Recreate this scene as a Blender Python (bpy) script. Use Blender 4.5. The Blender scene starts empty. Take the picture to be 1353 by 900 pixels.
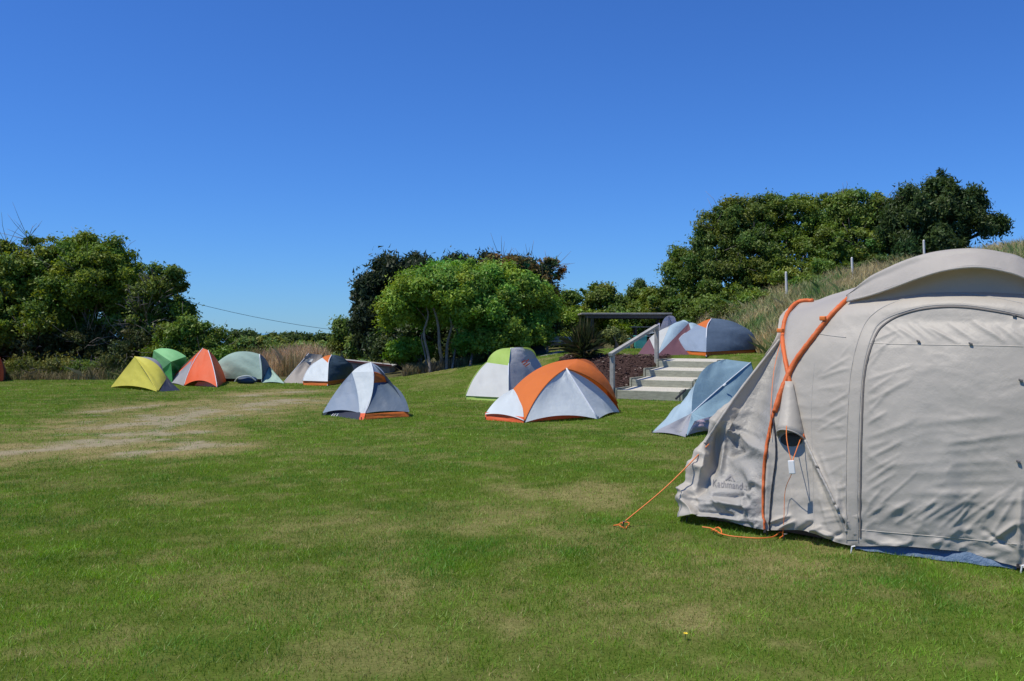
import bpy, bmesh, math, random
import numpy as np
from mathutils import Vector, noise as mnoise
from mathutils.bvhtree import BVHTree

S = bpy.context.scene
C = S.collection
random.seed(7)
RNG = np.random.default_rng(11)

# ------------------------------------------------------------------ camera
F, CX, CY, HZ, EYE = 1250.0, 676.5, 450.0, 440.0, 1.55     # photo pixels; eye height in metres
PITCH = math.atan((CY - HZ) / F)
cam_d = bpy.data.cameras.new('camera'); cam = bpy.data.objects.new('camera', cam_d); C.objects.link(cam)
cam.location = (0, 0, EYE); cam.rotation_euler = (math.pi / 2 - PITCH, 0, 0)
cam_d.sensor_width = 36; cam_d.lens = 36 * F / 1353; cam_d.clip_end = 20000; cam_d.clip_start = .05
S.camera = cam

# ------------------------------------------------------------------ sky, sun, exposure
SUN_EL, SUN_AZ = math.radians(63), math.radians(254)       # azimuth clockwise from +Y (camera looks along +Y)
w = bpy.data.worlds.new('World'); S.world = w; w.use_nodes = True
nt = w.node_tree; bg = nt.nodes['Background']
sky = nt.nodes.new('ShaderNodeTexSky'); sky.sky_type = 'NISHITA'; sky.sun_disc = False
sky.sun_elevation = SUN_EL; sky.sun_rotation = SUN_AZ
sky.altitude = 0; sky.air_density = 1.0; sky.dust_density = 0.0; sky.ozone_density = 5.0
wb = nt.nodes.new('ShaderNodeMix'); wb.data_type = 'RGBA'; wb.blend_type = 'MULTIPLY'; wb.inputs[0].default_value = 1   # camera white balance of the blue sky
wb.inputs[7].default_value = (.41, .79, 1.43, 1); nt.links.new(sky.outputs[0], wb.inputs[6]); nt.links.new(wb.outputs[2], bg.inputs[0])
bg.inputs[1].default_value = 0.092
sd = bpy.data.lights.new('sun', 'SUN'); sd.energy = 4.5; sd.angle = math.radians(.53); sd.color = (1, .94, .83)
sun = bpy.data.objects.new('sun', sd); C.objects.link(sun)
sdir = Vector((math.sin(SUN_AZ) * math.cos(SUN_EL), math.cos(SUN_AZ) * math.cos(SUN_EL), math.sin(SUN_EL)))
sun.rotation_euler = sdir.to_track_quat('Z', 'Y').to_euler(); sun.location = (-20, -20, 30)
S.view_settings.view_transform = 'Standard'; S.view_settings.look = 'None'
S.view_settings.exposure = 0.0; S.view_settings.gamma = 1
S.render.filter_size = 1.9
S.cycles.max_bounces = 6; S.cycles.transparent_max_bounces = 6

# ------------------------------------------------------------------ layout helpers
def ray(px, py):
    d = Vector(((px - CX) / F, 1, -(py - CY) / F))
    c, s = math.cos(-PITCH), math.sin(-PITCH)
    return Vector((d.x, d.y * c - d.z * s, d.y * s + d.z * c))
EYEV = Vector((0, 0, EYE))
def at(px, py, Y):
    d = ray(px, py); return EYEV + d * (Y / d.y)
def proj(P):
    P = np.asarray(P, float); y, z = P[..., 1], P[..., 2] - EYE
    c, s = math.cos(PITCH), math.sin(PITCH)
    yy = y * c - z * s; zz = y * s + z * c
    return np.stack([CX + F * P[..., 0] / yy, CY - F * zz / yy], -1)

def _h(ix, iy, seed):
    n = (ix.astype(np.int64) * 374761393 + iy.astype(np.int64) * 668265263 + seed * 974711) & 0x7fffffff
    n = ((n ^ (n >> 13)) * 1274126177) & 0x7fffffff
    return ((n ^ (n >> 16)) & 0xffff) / 65535.0
def vnoise(x, y, seed=0):
    x = np.asarray(x, float); y = np.asarray(y, float)
    ix, iy = np.floor(x), np.floor(y); fx, fy = x - ix, y - iy
    fx = fx * fx * (3 - 2 * fx); fy = fy * fy * (3 - 2 * fy)
    a, b, c, d = _h(ix, iy, seed), _h(ix + 1, iy, seed), _h(ix, iy + 1, seed), _h(ix + 1, iy + 1, seed)
    return (a * (1 - fx) + b * fx) * (1 - fy) + (c * (1 - fx) + d * fx) * fy
def fbm(x, y, seed=0, o=4):
    v = 0; a = .5; t = 0
    for i in range(o):
        v = v + a * vnoise(x * 2 ** i + 17.3 * i, y * 2 ** i - 9.1 * i, seed + i); t += a; a *= .5
    return v / t
def ss(a, b, x):
    t = np.clip((np.asarray(x, float) - a) / (b - a), 0, 1); return t * t * (3 - 2 * t)

# steps: bottom-left corner, ascent direction and width direction
ST0 = np.array([2.47, 22.3]); SA = np.array([.485, .8745]); SW = np.array([.8745, -.485]); STW = 1.55; TREAD = .93
def H(x, y):
    x = np.asarray(x, float); y = np.asarray(y, float)
    d = (x - ST0[0]) * SA[0] + (y - ST0[1]) * SA[1]
    P = .93 * ss(-6.0, 2.5, x)
    k = np.clip(d / 3.75, 0, 1); k = .6 * k + .4 * k * k * (3 - 2 * k)
    z = P * k + .012 * np.clip(d - 3.75, 0, 20) * ss(-6, 2, x)
    xt = 7.3 - .12 * (y - 27); s = np.clip(x - xt, 0, None)
    hill = 2.95 * (1 - np.exp(-s / 4.6)) + .05 * s
    z = z + hill * ss(8, 20, y) * (1 - ss(60, 140, y))
    z = z - .8 * ss(2.0, 3.2, x) * (1 - ss(6.4, 7.4, x)) * ss(33.0, 35, y) * (1 - ss(42, 46, y))   # sunken shelter court
    wv = (x - ST0[0]) * SW[0] + (y - ST0[1]) * SW[1]
    foot = ss(-.12, .02, wv) * (1 - ss(STW - .02, STW + .12, wv)) * ss(-.03, .06, d) * (1 - ss(3.75, 3.95, d))
    z = z - .3 * foot
    z = z - 3.6 * ss(48, 110, y) - 3 * ss(140, 260, y)
    z = z + .035 * (fbm(x * .35, y * .35, 5, 3) - .5) * ss(3, 6, y)
    return z
def h(x, y): return float(H(np.array([x]), np.array([y]))[0])
def G(px, py):
    d = ray(px, py); k = 2.0; prev = 0
    for i in range(4000):
        p = EYEV + d * k
        if p.z <= h(p.x, p.y): break
        prev = k; k += .1
    a, b = prev, k
    for i in range(20):
        m = (a + b) / 2; p = EYEV + d * m
        if p.z <= h(p.x, p.y): b = m
        else: a = m
    p = EYEV + d * b; return Vector((p.x, p.y, h(p.x, p.y)))

# ------------------------------------------------------------------ object helpers
def setp(o, label=None, cat=None, group=None, kind=None):
    if label: o['label'] = label
    if cat: o['category'] = cat
    if group: o['group'] = group
    if kind: o['kind'] = kind
    return o
def thing(name, label, cat, loc=(0, 0, 0), group=None):
    o = bpy.data.objects.new(name, None); C.objects.link(o); o.location = loc; o.empty_display_size = .2
    return setp(o, label, cat, group)
def mesh_np(name, V, Fc, mat, parent=None, col=None, smooth=False, loc=None):
    """V (N,3) world coordinates, Fc (M,k) faces; one mesh object"""
    V = np.asarray(V, np.float32).reshape(-1, 3); Fc = np.asarray(Fc, np.int32); M, k = Fc.shape
    o0 = np.array(parent.location if parent and loc is None else (loc or (0, 0, 0)), np.float32)
    p = parent
    while p is not None and p.parent is not None:
        p = p.parent; o0 = o0 + np.array(p.location, np.float32)
    me = bpy.data.meshes.new(name); me.vertices.add(len(V)); me.vertices.foreach_set('co', (V - o0).ravel())
    me.loops.add(M * k); me.loops.foreach_set('vertex_index', Fc.ravel())
    me.polygons.add(M); me.polygons.foreach_set('loop_start', np.arange(M, dtype=np.int32) * k)
    me.polygons.foreach_set('loop_total', np.full(M, k, np.int32))
    me.polygons.foreach_set('use_smooth', np.full(M, smooth, bool))
    if col is not None:
        ca = me.color_attributes.new('col', 'FLOAT_COLOR', 'POINT')
        c4 = np.ones((len(V), 4), np.float32); c4[:, :3] = col; ca.data.foreach_set('color', c4.ravel())
    me.update(); me.validate()
    if mat: me.materials.append(mat)
    o = bpy.data.objects.new(name, me); C.objects.link(o)
    if parent is not None: o.parent = parent
    elif loc is not None: o.location = loc
    return o
class MB:
    """collects shapes for one mesh part (world coordinates)"""
    def __init__(s): s.v = []; s.f = []
    def add(s, V, Fs):
        b = len(s.v); s.v += [tuple(p) for p in V]; s.f += [tuple(i + b for i in q) for q in Fs]; return s
    def box(s, c, dx, dy, dz, ux=(1, 0, 0), uy=(0, 1, 0), uz=(0, 0, 1), ch=.0):
        c = Vector(c); ux, uy, uz = Vector(ux) * dx / 2, Vector(uy) * dy / 2, Vector(uz) * dz / 2
        V = [c + ux * a + uy * b + uz * e for e in (-1, 1) for a, b in ((-1, -1), (1, -1), (1, 1), (-1, 1))]
        return s.add(V, [(3, 2, 1, 0), (4, 5, 6, 7), (0, 1, 5, 4), (1, 2, 6, 5), (2, 3, 7, 6), (3, 0, 4, 7)])
    def tube(s, pts, r, n=6, cap=True):
        pts = [Vector(p) for p in pts]; m = len(pts); R = r if hasattr(r, '__len__') else [r] * m
        ref = None; V = []; Fs = []
        for i, p in enumerate(pts):
            t = (pts[min(i + 1, m - 1)] - pts[max(i - 1, 0)])
            t = t.normalized() if t.length > 1e-9 else Vector((0, 0, 1))
            if ref is None: ref = t.orthogonal().normalized()
            ref = (ref - t * ref.dot(t)); ref = ref.normalized() if ref.length > 1e-6 else t.orthogonal().normalized()
            b = t.cross(ref)
            V += [p + (ref * math.cos(a) + b * math.sin(a)) * R[i] for a in [2 * math.pi * j / n for j in range(n)]]
        for i in range(m - 1):
            Fs += [(i * n + j, i * n + (j + 1) % n, (i + 1) * n + (j + 1) % n, (i + 1) * n + j) for j in range(n)]
        if cap: Fs += [tuple(range(n))[::-1], tuple((m - 1) * n + j for j in range(n))]
        return s.add(V, Fs)
    def grid(s, Gd):
        Gd = np.asarray(Gd); a, b = Gd.shape[:2]
        return s.add(Gd.reshape(-1, 3), [(i * b + j, i * b + j + 1, (i + 1) * b + j + 1, (i + 1) * b + j) for i in range(a - 1) for j in range(b - 1)])
    def build(s, name, mat, parent=None, smooth=False, bevel=0, solid=0, loc=None):
        o0 = Vector(parent.location) if parent else Vector(loc or (0, 0, 0))
        p = parent
        while p is not None and p.parent is not None:
            p = p.parent; o0 = o0 + Vector(p.location)
        me = bpy.data.meshes.new(name); me.from_pydata([tuple(Vector(q) - o0) for q in s.v], [], s.f)
        if smooth: me.polygons.foreach_set('use_smooth', [True] * len(me.polygons))
        me.update()
        if mat: me.materials.append(mat)
        o = bpy.data.objects.new(name, me); C.objects.link(o)
        if parent is not None: o.parent = parent
        elif loc is not None: o.location = loc
        if bevel:
            m = o.modifiers.new('bevel', 'BEVEL'); m.width = bevel; m.segments = 2; m.limit_method = 'ANGLE'
        if solid:
            m = o.modifiers.new('solid', 'SOLIDIFY'); m.thickness = solid; m.offset = 0
        return o
def cr(pts, n):
    """Catmull-Rom through pts, n samples evenly over the index"""
    P = np.array([tuple(p) for p in pts], float); m = len(P)
    if m == 2: return P[0] + (P[1] - P[0]) * np.linspace(0, 1, n)[:, None]
    Q = np.vstack([2 * P[0] - P[1], P, 2 * P[-1] - P[-2]]); t = np.linspace(0, m - 1, n)
    i = np.minimum(t.astype(int), m - 2); f = (t - i)[:, None]
    a, b, c, d = Q[i], Q[i + 1], Q[i + 2], Q[i + 3]
    return .5 * (2 * b + (c - a) * f + (2 * a - 5 * b + 4 * c - d) * f ** 2 + (3 * b - a - 3 * c + d) * f ** 3)

# ------------------------------------------------------------------ materials
def mat(name):
    m = bpy.data.materials.new(name); m.use_nodes = True; m.node_tree.nodes.clear()
    return m, m.node_tree.nodes, m.node_tree.links
def nd(N, t, **k):
    n = N.new('ShaderNode' + t)
    for a, b in k.items():
        if a.startswith('i_'):
            key = a[2:]; n.inputs[int(key) if key.isdigit() else key].default_value = b
        else: setattr(n, a, b)
    return n
def fabric(name, col, trans=.18, rough=.6, wrinkle=.2, dirt=.06, scale=5.0, crease=.16, crease_scale=5.0):
    m, N, L = mat(name)
    out = nd(N, 'OutputMaterial'); tc = nd(N, 'TexCoord')
    n1 = nd(N, 'TexNoise', i_Scale=scale, i_Detail=6.0, i_Roughness=.6); L.new(tc.outputs['Object'], n1.inputs['Vector'])
    n3 = nd(N, 'TexNoise', i_Scale=scale * 4.5, i_Detail=4.0, i_Roughness=.6, i_Distortion=.8); L.new(tc.outputs['Object'], n3.inputs['Vector'])
    n2 = nd(N, 'TexNoise', i_Scale=1.7, i_Detail=5.0); L.new(tc.outputs['Object'], n2.inputs['Vector'])
    rmp = nd(N, 'MapRange', i_1=.35, i_2=.7, i_3=1 - dirt, i_4=1.04); L.new(n2.outputs[0], rmp.inputs[0])
    mx = nd(N, 'VectorMath', operation='SCALE'); mx.inputs[0].default_value = col[:3]; L.new(rmp.outputs[0], mx.inputs['Scale'])
    b1 = nd(N, 'Bump', i_Strength=wrinkle, i_Distance=.05); L.new(n1.outputs[0], b1.inputs['Height'])
    ds = nd(N, 'VectorMath', operation='SCALE', i_Scale=.35); L.new(n1.outputs['Color'], ds.inputs[0])
    ad = nd(N, 'VectorMath', operation='ADD'); L.new(tc.outputs['Object'], ad.inputs[0]); L.new(ds.outputs[0], ad.inputs[1])
    vo = nd(N, 'TexVoronoi', i_Scale=crease_scale); L.new(ad.outputs[0], vo.inputs['Vector'])
    b0 = nd(N, 'Bump', i_Strength=crease, i_Distance=.04); L.new(vo.outputs['Distance'], b0.inputs['Height']); L.new(b1.outputs[0], b0.inputs['Normal'])
    b2 = nd(N, 'Bump', i_Strength=wrinkle * .6, i_Distance=.012); L.new(n3.outputs[0], b2.inputs['Height']); L.new(b0.outputs[0], b2.inputs['Normal'])
    p = nd(N, 'BsdfPrincipled', i_Roughness=rough); p.inputs['Specular IOR Level'].default_value = .35
    L.new(mx.outputs[0], p.inputs['Base Color']); L.new(b2.outputs[0], p.inputs['Normal'])
    t = nd(N, 'BsdfTranslucent'); L.new(mx.outputs[0], t.inputs[0]); L.new(b2.outputs[0], t.inputs['Normal'])
    ms = nd(N, 'MixShader', i_0=trans); L.new(p.outputs[0], ms.inputs[1]); L.new(t.outputs[0], ms.inputs[2]); L.new(ms.outputs[0], out.inputs[0])
    return m
def plain(name, col, rough=.6, metal=0, var=.15, scale=8.0, bump=.0, stretch=(1, 1, 1)):
    m, N, L = mat(name)
    out = nd(N, 'OutputMaterial'); tc = nd(N, 'TexCoord'); mp = nd(N, 'Mapping'); mp.inputs['Scale'].default_value = stretch
    L.new(tc.outputs['Object'], mp.inputs[0])
    n2 = nd(N, 'TexNoise', i_Scale=scale, i_Detail=6.0, i_Roughness=.65); L.new(mp.outputs[0], n2.inputs['Vector'])
    rmp = nd(N, 'MapRange', i_1=.3, i_2=.7, i_3=1 - var, i_4=1 + var); L.new(n2.outputs[0], rmp.inputs[0])
    mx = nd(N, 'VectorMath', operation='SCALE'); mx.inputs[0].default_value = col[:3]; L.new(rmp.outputs[0], mx.inputs['Scale'])
    p = nd(N, 'BsdfPrincipled', i_Roughness=rough, i_Metallic=metal); L.new(mx.outputs[0], p.inputs['Base Color'])
    if bump:
        b = nd(N, 'Bump', i_Strength=bump, i_Distance=.02); L.new(n2.outputs[0], b.inputs['Height']); L.new(b.outputs[0], p.inputs['Normal'])
    L.new(p.outputs[0], out.inputs[0]); return m
def leafmat(name, trans=.3, gloss=.06, rough=.45):
    m, N, L = mat(name); out = nd(N, 'OutputMaterial')
    a = nd(N, 'Attribute', attribute_name='col')
    d = nd(N, 'BsdfDiffuse'); L.new(a.outputs[0], d.inputs[0])
    hs = nd(N, 'HueSaturation', i_Hue=.485, i_Saturation=1.1, i_Value=1.25); L.new(a.outputs[0], hs.inputs['Color'])
    t = nd(N, 'BsdfTranslucent'); L.new(hs.outputs[0], t.inputs[0])
    ms = nd(N, 'MixShader', i_0=trans); L.new(d.outputs[0], ms.inputs[1]); L.new(t.outputs[0], ms.inputs[2])
    g = nd(N, 'BsdfGlossy', i_Roughness=rough); ms2 = nd(N, 'MixShader', i_0=gloss)
    L.new(ms.outputs[0], ms2.inputs[1]); L.new(g.outputs[0], ms2.inputs[2]); L.new(ms2.outputs[0], out.inputs[0])
    return m
M = {}
M['leaf'] = leafmat('leaf', .3, .022, .5); M['blade'] = leafmat('grass_blade', .3, .03, .5)
M['bark'] = plain('bark', (.23, .19, .15), .9, var=.4, scale=14, bump=.6, stretch=(1, 1, .3))
M['bark_dark'] = plain('bark_dark', (.075, .06, .05), .9, var=.4, scale=14, bump=.6)
M['twig'] = plain('dead_twig', (.26, .22, .19), .9, var=.3)
M['timber'] = plain('weathered_timber', (.34, .34, .25), .8, var=.25, scale=6, bump=.25, stretch=(1, 1, 4))
M['timber_grey'] = plain('grey_timber', (.34, .33, .295), .8, var=.22, scale=7, bump=.25)
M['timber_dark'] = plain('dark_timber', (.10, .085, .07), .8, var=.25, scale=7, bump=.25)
M['gravel'] = plain('pale_gravel', (.56, .53, .44), .95, var=.4, scale=60, bump=.8)
M['white_post'] = plain('white_post', (.70, .69, .65), .6, var=.12)
M['cord_orange'] = plain('orange_cord', (.80, .20, .03), .6, var=.1)
M['dark_metal'] = plain('dark_metal', (.06, .06, .065), .4, .6, .1)
M['white_plastic'] = plain('white_plastic', (.8, .8, .78), .4, var=.05)
M['wire'] = plain('black_wire', (.03, .03, .035), .6)

# ------------------------------------------------------------------ ground sheet
def seg_d(x, y, a, b):
    ax, ay = a; bx, by = b; dx, dy = bx - ax, by - ay
    t = np.clip(((x - ax) * dx + (y - ay) * dy) / (dx * dx + dy * dy), 0, 1)
    return np.hypot(x - ax - t * dx, y - ay - t * dy)
def G2(px, py): p = G(px, py); return (p.x, p.y)
TRACK = [(a_, b_, r_ * 1.3) for a_, b_, r_ in [(G2(-60, 604), G2(110, 590), .62), (G2(110, 590), G2(165, 583), .5), (G2(150, 565), G2(260, 548), .8), (G2(240, 550), G2(370, 531), .9),
         (G2(160, 600), G2(230, 596), .32), (G2(240, 588), G2(300, 589), .3), (G2(330, 522), G2(400, 517), .55), (G2(170, 575), G2(245, 570), .4), (G2(120,545),G2(210,535),.35)]]
PATCH = [(765, 655, 1.0, .8), (935, 822, .42, .8), (1030, 745, .55, .75), (440, 872, .5, .5), (300, 768, .5, .4), (850, 748, .4, .45), (740, 672, .5, .4),
         (620, 806, .35, .4), (1010, 760, .4, .5), (560, 840, .3, .3), (830, 600, .8, .35), (60, 640, .9, .3), (880,640,.5,.4), (310,590,.8,.35)]
PATCH = [(G2(a, b), r * .9, s * .8) for a, b, r, s in PATCH]
def lawn_maps(x, y):
    """bare-earth amount, dry-grass amount, tone"""
    nz = fbm(x * 2.3, y * 2.3, 21, 4); n2 = fbm(x * .9, y * .9, 31, 4)
    bare = np.zeros_like(x)
    for a, b, r in TRACK:
        bare = np.maximum(bare, .8 * (1 - ss(.1, 1.25, seg_d(x, y, a, b) / r + (nz - .42) * 3.2)))
    near = np.zeros_like(x)
    for a, b, r in TRACK: near = np.maximum(near, 1 - ss(.4, 3.0, seg_d(x, y, a, b) / r))
    dry = .26 * ss(.5, .72, n2) + .34 * ss(.5, .75, fbm(x * 4.5, y * 4.5, 23, 3)) + .8 * near * ss(.3, .6, nz)
    for (cx, cy), r, s in PATCH:
        dd = np.hypot((x - cx), (y - cy)) / r
        dry = np.maximum(dry, s * (1 - ss(.25, 1.1, dd + (nz - .5) * 2.4)))
    return np.clip(bare, 0, 1), np.clip(dry, 0, 1), fbm(x * .25 + 3, y * .5, 41, 3)
def lawn_edge(x):
    """far edge of the mown lawn (y) for each x"""
    return np.interp(x, [-40, -15, -9, -6, -3.2, -1.2, .5, 3, 6, 7], [30, 31.2, 31.6, 31.4, 29.3, 29.6, 32, 33.2, 32, 28]) + .5 * (vnoise(x * 1.3, x * 0, 3) - .5)
def mulch_mask(x, y):
    d = (x - ST0[0]) * SA[0] + (y - ST0[1]) * SA[1]; wv = (x - ST0[0]) * SW[0] + (y - ST0[1]) * SW[1]
    left = -3.3 - .0 * d
    return (d > -.1) & (d < 4.0 + .25 * np.clip(-wv - 2, 0, 3)) & (wv < -.06) & (wv > left + .55 * d * 0 + (1 - np.clip(d / 4, 0, 1)) * 1.0)
def hill_s(x, y): return x - (7.3 - .12 * (y - 27))
def wildness(x, y):
    wl = ss(-.25, .25, y - lawn_edge(x)); return np.maximum(wl, ss(-.4, .3, hill_s(x, y) + .5 * (fbm(x, y, 8, 2) - .5)))

def axis(fine0, fine1, step, far0, far1):
    a = list(np.arange(fine0, fine1 + 1e-6, step)); s = step; v = fine1
    while v < far1: s *= 1.22; v += s; a.append(v)
    s = step; v = fine0; pre = []
    while v > far0: s *= 1.22; v -= s; pre.append(v)
    return np.array(pre[::-1] + a)
gx = axis(-13, 10, .13, -2500, 2500); gy = axis(3, 34, .13, -60, 5000)
XX, YY = np.meshgrid(gx, gy); ZZ = H(XX, YY)
V = np.stack([XX, YY, ZZ], -1).reshape(-1, 3); nx, ny = len(gx), len(gy)
idx = np.arange(nx * ny).reshape(ny, nx)
Fq = np.stack([idx[:-1, :-1], idx[:-1, 1:], idx[1:, 1:], idx[1:, :-1]], -1).reshape(-1, 4)
bare, dry, tone = lawn_maps(V[:, 0], V[:, 1]); wild = wildness(V[:, 0], V[:, 1])
mul = mulch_mask(V[:, 0], V[:, 1]).astype(float)
GREEN = np.array([.085, .125, .02]); DRY = np.array([.27, .225, .10]); EARTH = np.array([.34, .285, .195])
WILD = np.array([.10, .095, .045]); MUL = np.array([.055, .035, .03])
gc = GREEN * (.88 + .24 * tone[:, None]); gc = gc * (1 - dry[:, None]) + DRY * dry[:, None]
gc = gc * (1 - bare[:, None]) + EARTH * bare[:, None]; gc = gc * (1 - wild[:, None]) + WILD * wild[:, None]
gc = gc * (1 - mul[:, None]) + MUL * mul[:, None]
m, N, L = mat('lawn_ground'); out = nd(N, 'OutputMaterial'); at_ = nd(N, 'Attribute', attribute_name='col'); tc = nd(N, 'TexCoord')
n1 = nd(N, 'TexNoise', i_Scale=55.0, i_Detail=8.0, i_Roughness=.75); L.new(tc.outputs['Object'], n1.inputs['Vector'])
n2 = nd(N, 'TexNoise', i_Scale=7.0, i_Detail=6.0, i_Roughness=.65); L.new(tc.outputs['Object'], n2.inputs['Vector'])
r1 = nd(N, 'MapRange', i_1=.3, i_2=.72, i_3=.55, i_4=1.45); L.new(n1.outputs[0], r1.inputs[0])
r2 = nd(N, 'MapRange', i_1=.3, i_2=.7, i_3=.8, i_4=1.2); L.new(n2.outputs[0], r2.inputs[0])
mu = nd(N, 'Math', operation='MULTIPLY'); L.new(r1.outputs[0], mu.inputs[0]); L.new(r2.outputs[0], mu.inputs[1])
sc = nd(N, 'VectorMath', operation='SCALE'); L.new(at_.outputs[0], sc.inputs[0]); L.new(mu.outputs[0], sc.inputs['Scale'])
bp = nd(N, 'Bump', i_Strength=.8, i_Distance=.03); L.new(n1.outputs[0], bp.inputs['Height'])
df = nd(N, 'BsdfDiffuse'); L.new(sc.outputs[0], df.inputs[0]); L.new(bp.outputs[0], df.inputs[1]); L.new(df.outputs[0], out.inputs[0])
g = mesh_np('ground', V, Fq, m, col=gc, smooth=True); setp(g, 'mown green lawn with dry patches and worn bare earth', kind='structure')
mw, N, L = mat('sea_water'); out = nd(N, 'OutputMaterial'); p = nd(N, 'BsdfPrincipled', i_Roughness=.12); p.inputs['Base Color'].default_value = (.05, .14, .22, 1)
L.new(p.outputs[0], out.inputs[0])
sea = MB().add([(-9000, 330, -4.4), (9000, 330, -4.4), (9000, 15000, -4.4), (-9000, 15000, -4.4)], [(0, 1, 2, 3)]).build('sea', mw); setp(sea, 'far strip of sea on the horizon', kind='structure')

# ------------------------------------------------------------------ mown grass blades
def blades(name, x, y, hgt, wid, col, lean=.35, mt=None, zoff=None, two=False):
    n = len(x); z = H(x, y) if zoff is None else zoff
    a = RNG.random(n) * 6.2832; ca, sa = np.cos(a), np.sin(a)
    la = RNG.random(n) * 6.2832; le = np.abs(RNG.normal(0, lean, n)) * hgt
    b = np.stack([x, y, z - .004], -1); sd = np.stack([ca, sa, np.zeros(n)], -1) * wid[:, None] / 2
    tip = b + np.stack([np.cos(la) * le, np.sin(la) * le, hgt], -1)
    if two:
        mid = b + np.stack([np.cos(la) * le * .3, np.sin(la) * le * .3, hgt * .6], -1)
        V = np.stack([b - sd, b + sd, mid + sd * .8, tip, mid - sd * .8], 1).reshape(-1, 3)
        i0 = np.arange(n)[:, None] * 5; Fc = np.concatenate([i0, i0 + 1, i0 + 2, i0 + 3, i0 + 4], 1); k = 5
    else:
        V = np.stack([b - sd, b + sd, tip], 1).reshape(-1, 3); Fc = np.arange(n * 3).reshape(-1, 3); k = 3
    return mesh_np(name, V, Fc, mt or M['blade'], col=np.repeat(col, k, 0))
NB = 760000
Yq = np.concatenate([3.2 + (7 - 3.2) * np.sqrt(RNG.random(NB // 4)), 7 * (33 / 7) ** RNG.random(NB - NB // 4)])
Xq = (RNG.random(len(Yq)) * 2 - 1) * .64 * Yq
ok = (Yq < lawn_edge(Xq) + .1) & (hill_s(Xq, Yq) < .1) & ~mulch_mask(Xq, Yq)
dS = (Xq - ST0[0]) * SA[0] + (Yq - ST0[1]) * SA[1]; wS = (Xq - ST0[0]) * SW[0] + (Yq - ST0[1]) * SW[1]
ok &= ~((dS > -.06) & (dS < 4.0) & (wS > -.1) & (wS < STW + .1))
ba, dr, tn = lawn_maps(Xq, Yq); ba = ss(.3, .75, ba + (fbm(Xq * 6, Yq * 6, 58, 3) - .5) * 1.1) * (ba > .02)
ok &= RNG.random(len(Yq)) > ba * .93
ok &= RNG.random(len(Yq)) > dr * .35
Xq, Yq, ba, dr, tn = Xq[ok], Yq[ok], ba[ok], dr[ok], tn[ok]
cl = fbm(Xq * 3.1, Yq * 3.1, 51, 3)
cf_ = fbm(Xq * 7.5, Yq * 7.5, 53, 3); clv = ss(.52, .66, fbm(Xq * 1.3, Yq * 1.3, 57, 4)) * (1 - dr)
hg = (.014 + .024 * RNG.random(len(Yq)) ** 1.3) * (.5 + 1.1 * cf_) * (1 - .4 * dr); wd = .0040 * np.maximum(1, Yq / 7) * (.6 + .8 * RNG.random(len(Yq)))
g1, g2, g3 = np.array([.105, .21, .018]), np.array([.185, .275, .035]), np.array([.36, .30, .10])
q = RNG.random(len(Yq))[:, None]; bc = g1 * (1 - q) + g2 * q
bc = np.array([1.22, 1.36, .92]) * bc * (.84 + .3 * tn[:, None]) * (.6 + .76 * cl[:, None]) * (.62 + .76 * cf_[:, None]) * (1 - clv[:, None] * np.array([.38, .2, .15]))
dd = (RNG.random(len(Yq)) < dr * .62 + .05)[:, None]; bc = np.where(dd, g3 * (.6 + .6 * q), bc)
lg = blades('lawn_grass', Xq, Yq, hg, wd, bc, .8); setp(lg, 'short mown green grass with straw-coloured dry blades', 'grass', kind='stuff')

# ------------------------------------------------------------------ long grass: bank, left edge, reeds
def long_grass(name, label, x, y, hlo, hhi, w, cols, lean, seed=0):
    n = len(x); t = fbm(x * .9, y * .9, 60 + seed, 4)
    q = np.clip((t - .43) * 4.0 + .5 + RNG.normal(0, .25, n), 0, 1)[:, None]
    c = np.array(cols[0]) * (1 - q) + np.array(cols[1]) * q; c = c * (.65 + .7 * RNG.random(n))[:, None]
    hh = (hlo + (hhi - hlo) * RNG.random(n)) * (.55 + .9 * fbm(x * .8, y * .8, 70 + seed, 2))
    o = blades(name, x, y, hh, w * (.6 + .8 * RNG.random(n)), c, lean, two=True); return setp(o, label, 'grass', kind='stuff')
n = 112000
y = 17 + 27 * RNG.random(n); x = (7.3 - .12 * (y - 27)) + 15 * RNG.random(n) ** 1.6 - .1
k = (x / y < .74); x, y = x[k], y[k]
long_grass('bank_grass', 'long green and straw-coloured grass on the bank behind the big tent', x, y, .10, .52, .017, [(.14, .27, .07), (.56, .47, .24)], .55, 1)
n = 5000; x = -19.5 + 8.6 * RNG.random(n); y = lawn_edge(x) + .0 + 1.6 * RNG.random(n) ** 1.4
k = RNG.random(n) < np.interp(x, [-20, -14.3, -12.6, -11], [1, .8, .55, .1]); x, y = x[k], y[k]
long_grass('edge_grass', 'rank grass and weeds along the lawn edge under the left trees', x, y, .1, .5, .02, [(.07, .14, .03), (.30, .26, .14)], .9, 2)
n = 18000; y = 33.5 + 9 * RNG.random(n); x = -10.8 + 5.0 * RNG.random(n); pq = CX + F * x / y; k = (pq > 318) & (pq < 425 + 12 * RNG.random(n)); x, y = x[k], y[k]
long_grass('reed_bed', 'straw-brown reeds between the pale green tent and the far bushes', x, y, .2, 1.0, .02, [(.24, .22, .09), (.62, .46, .27)], .34, 3)
n = 6000; x = -3.4 + 2.9 * RNG.random(n); y = lawn_edge(x) - .15 + 1.2 * RNG.random(n)
long_grass('verge_grass', 'dry verge grass at the foot of the round tree', x, y, .1, .4, .018, [(.10, .14, .035), (.28, .22, .12)], .4, 4)

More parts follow.
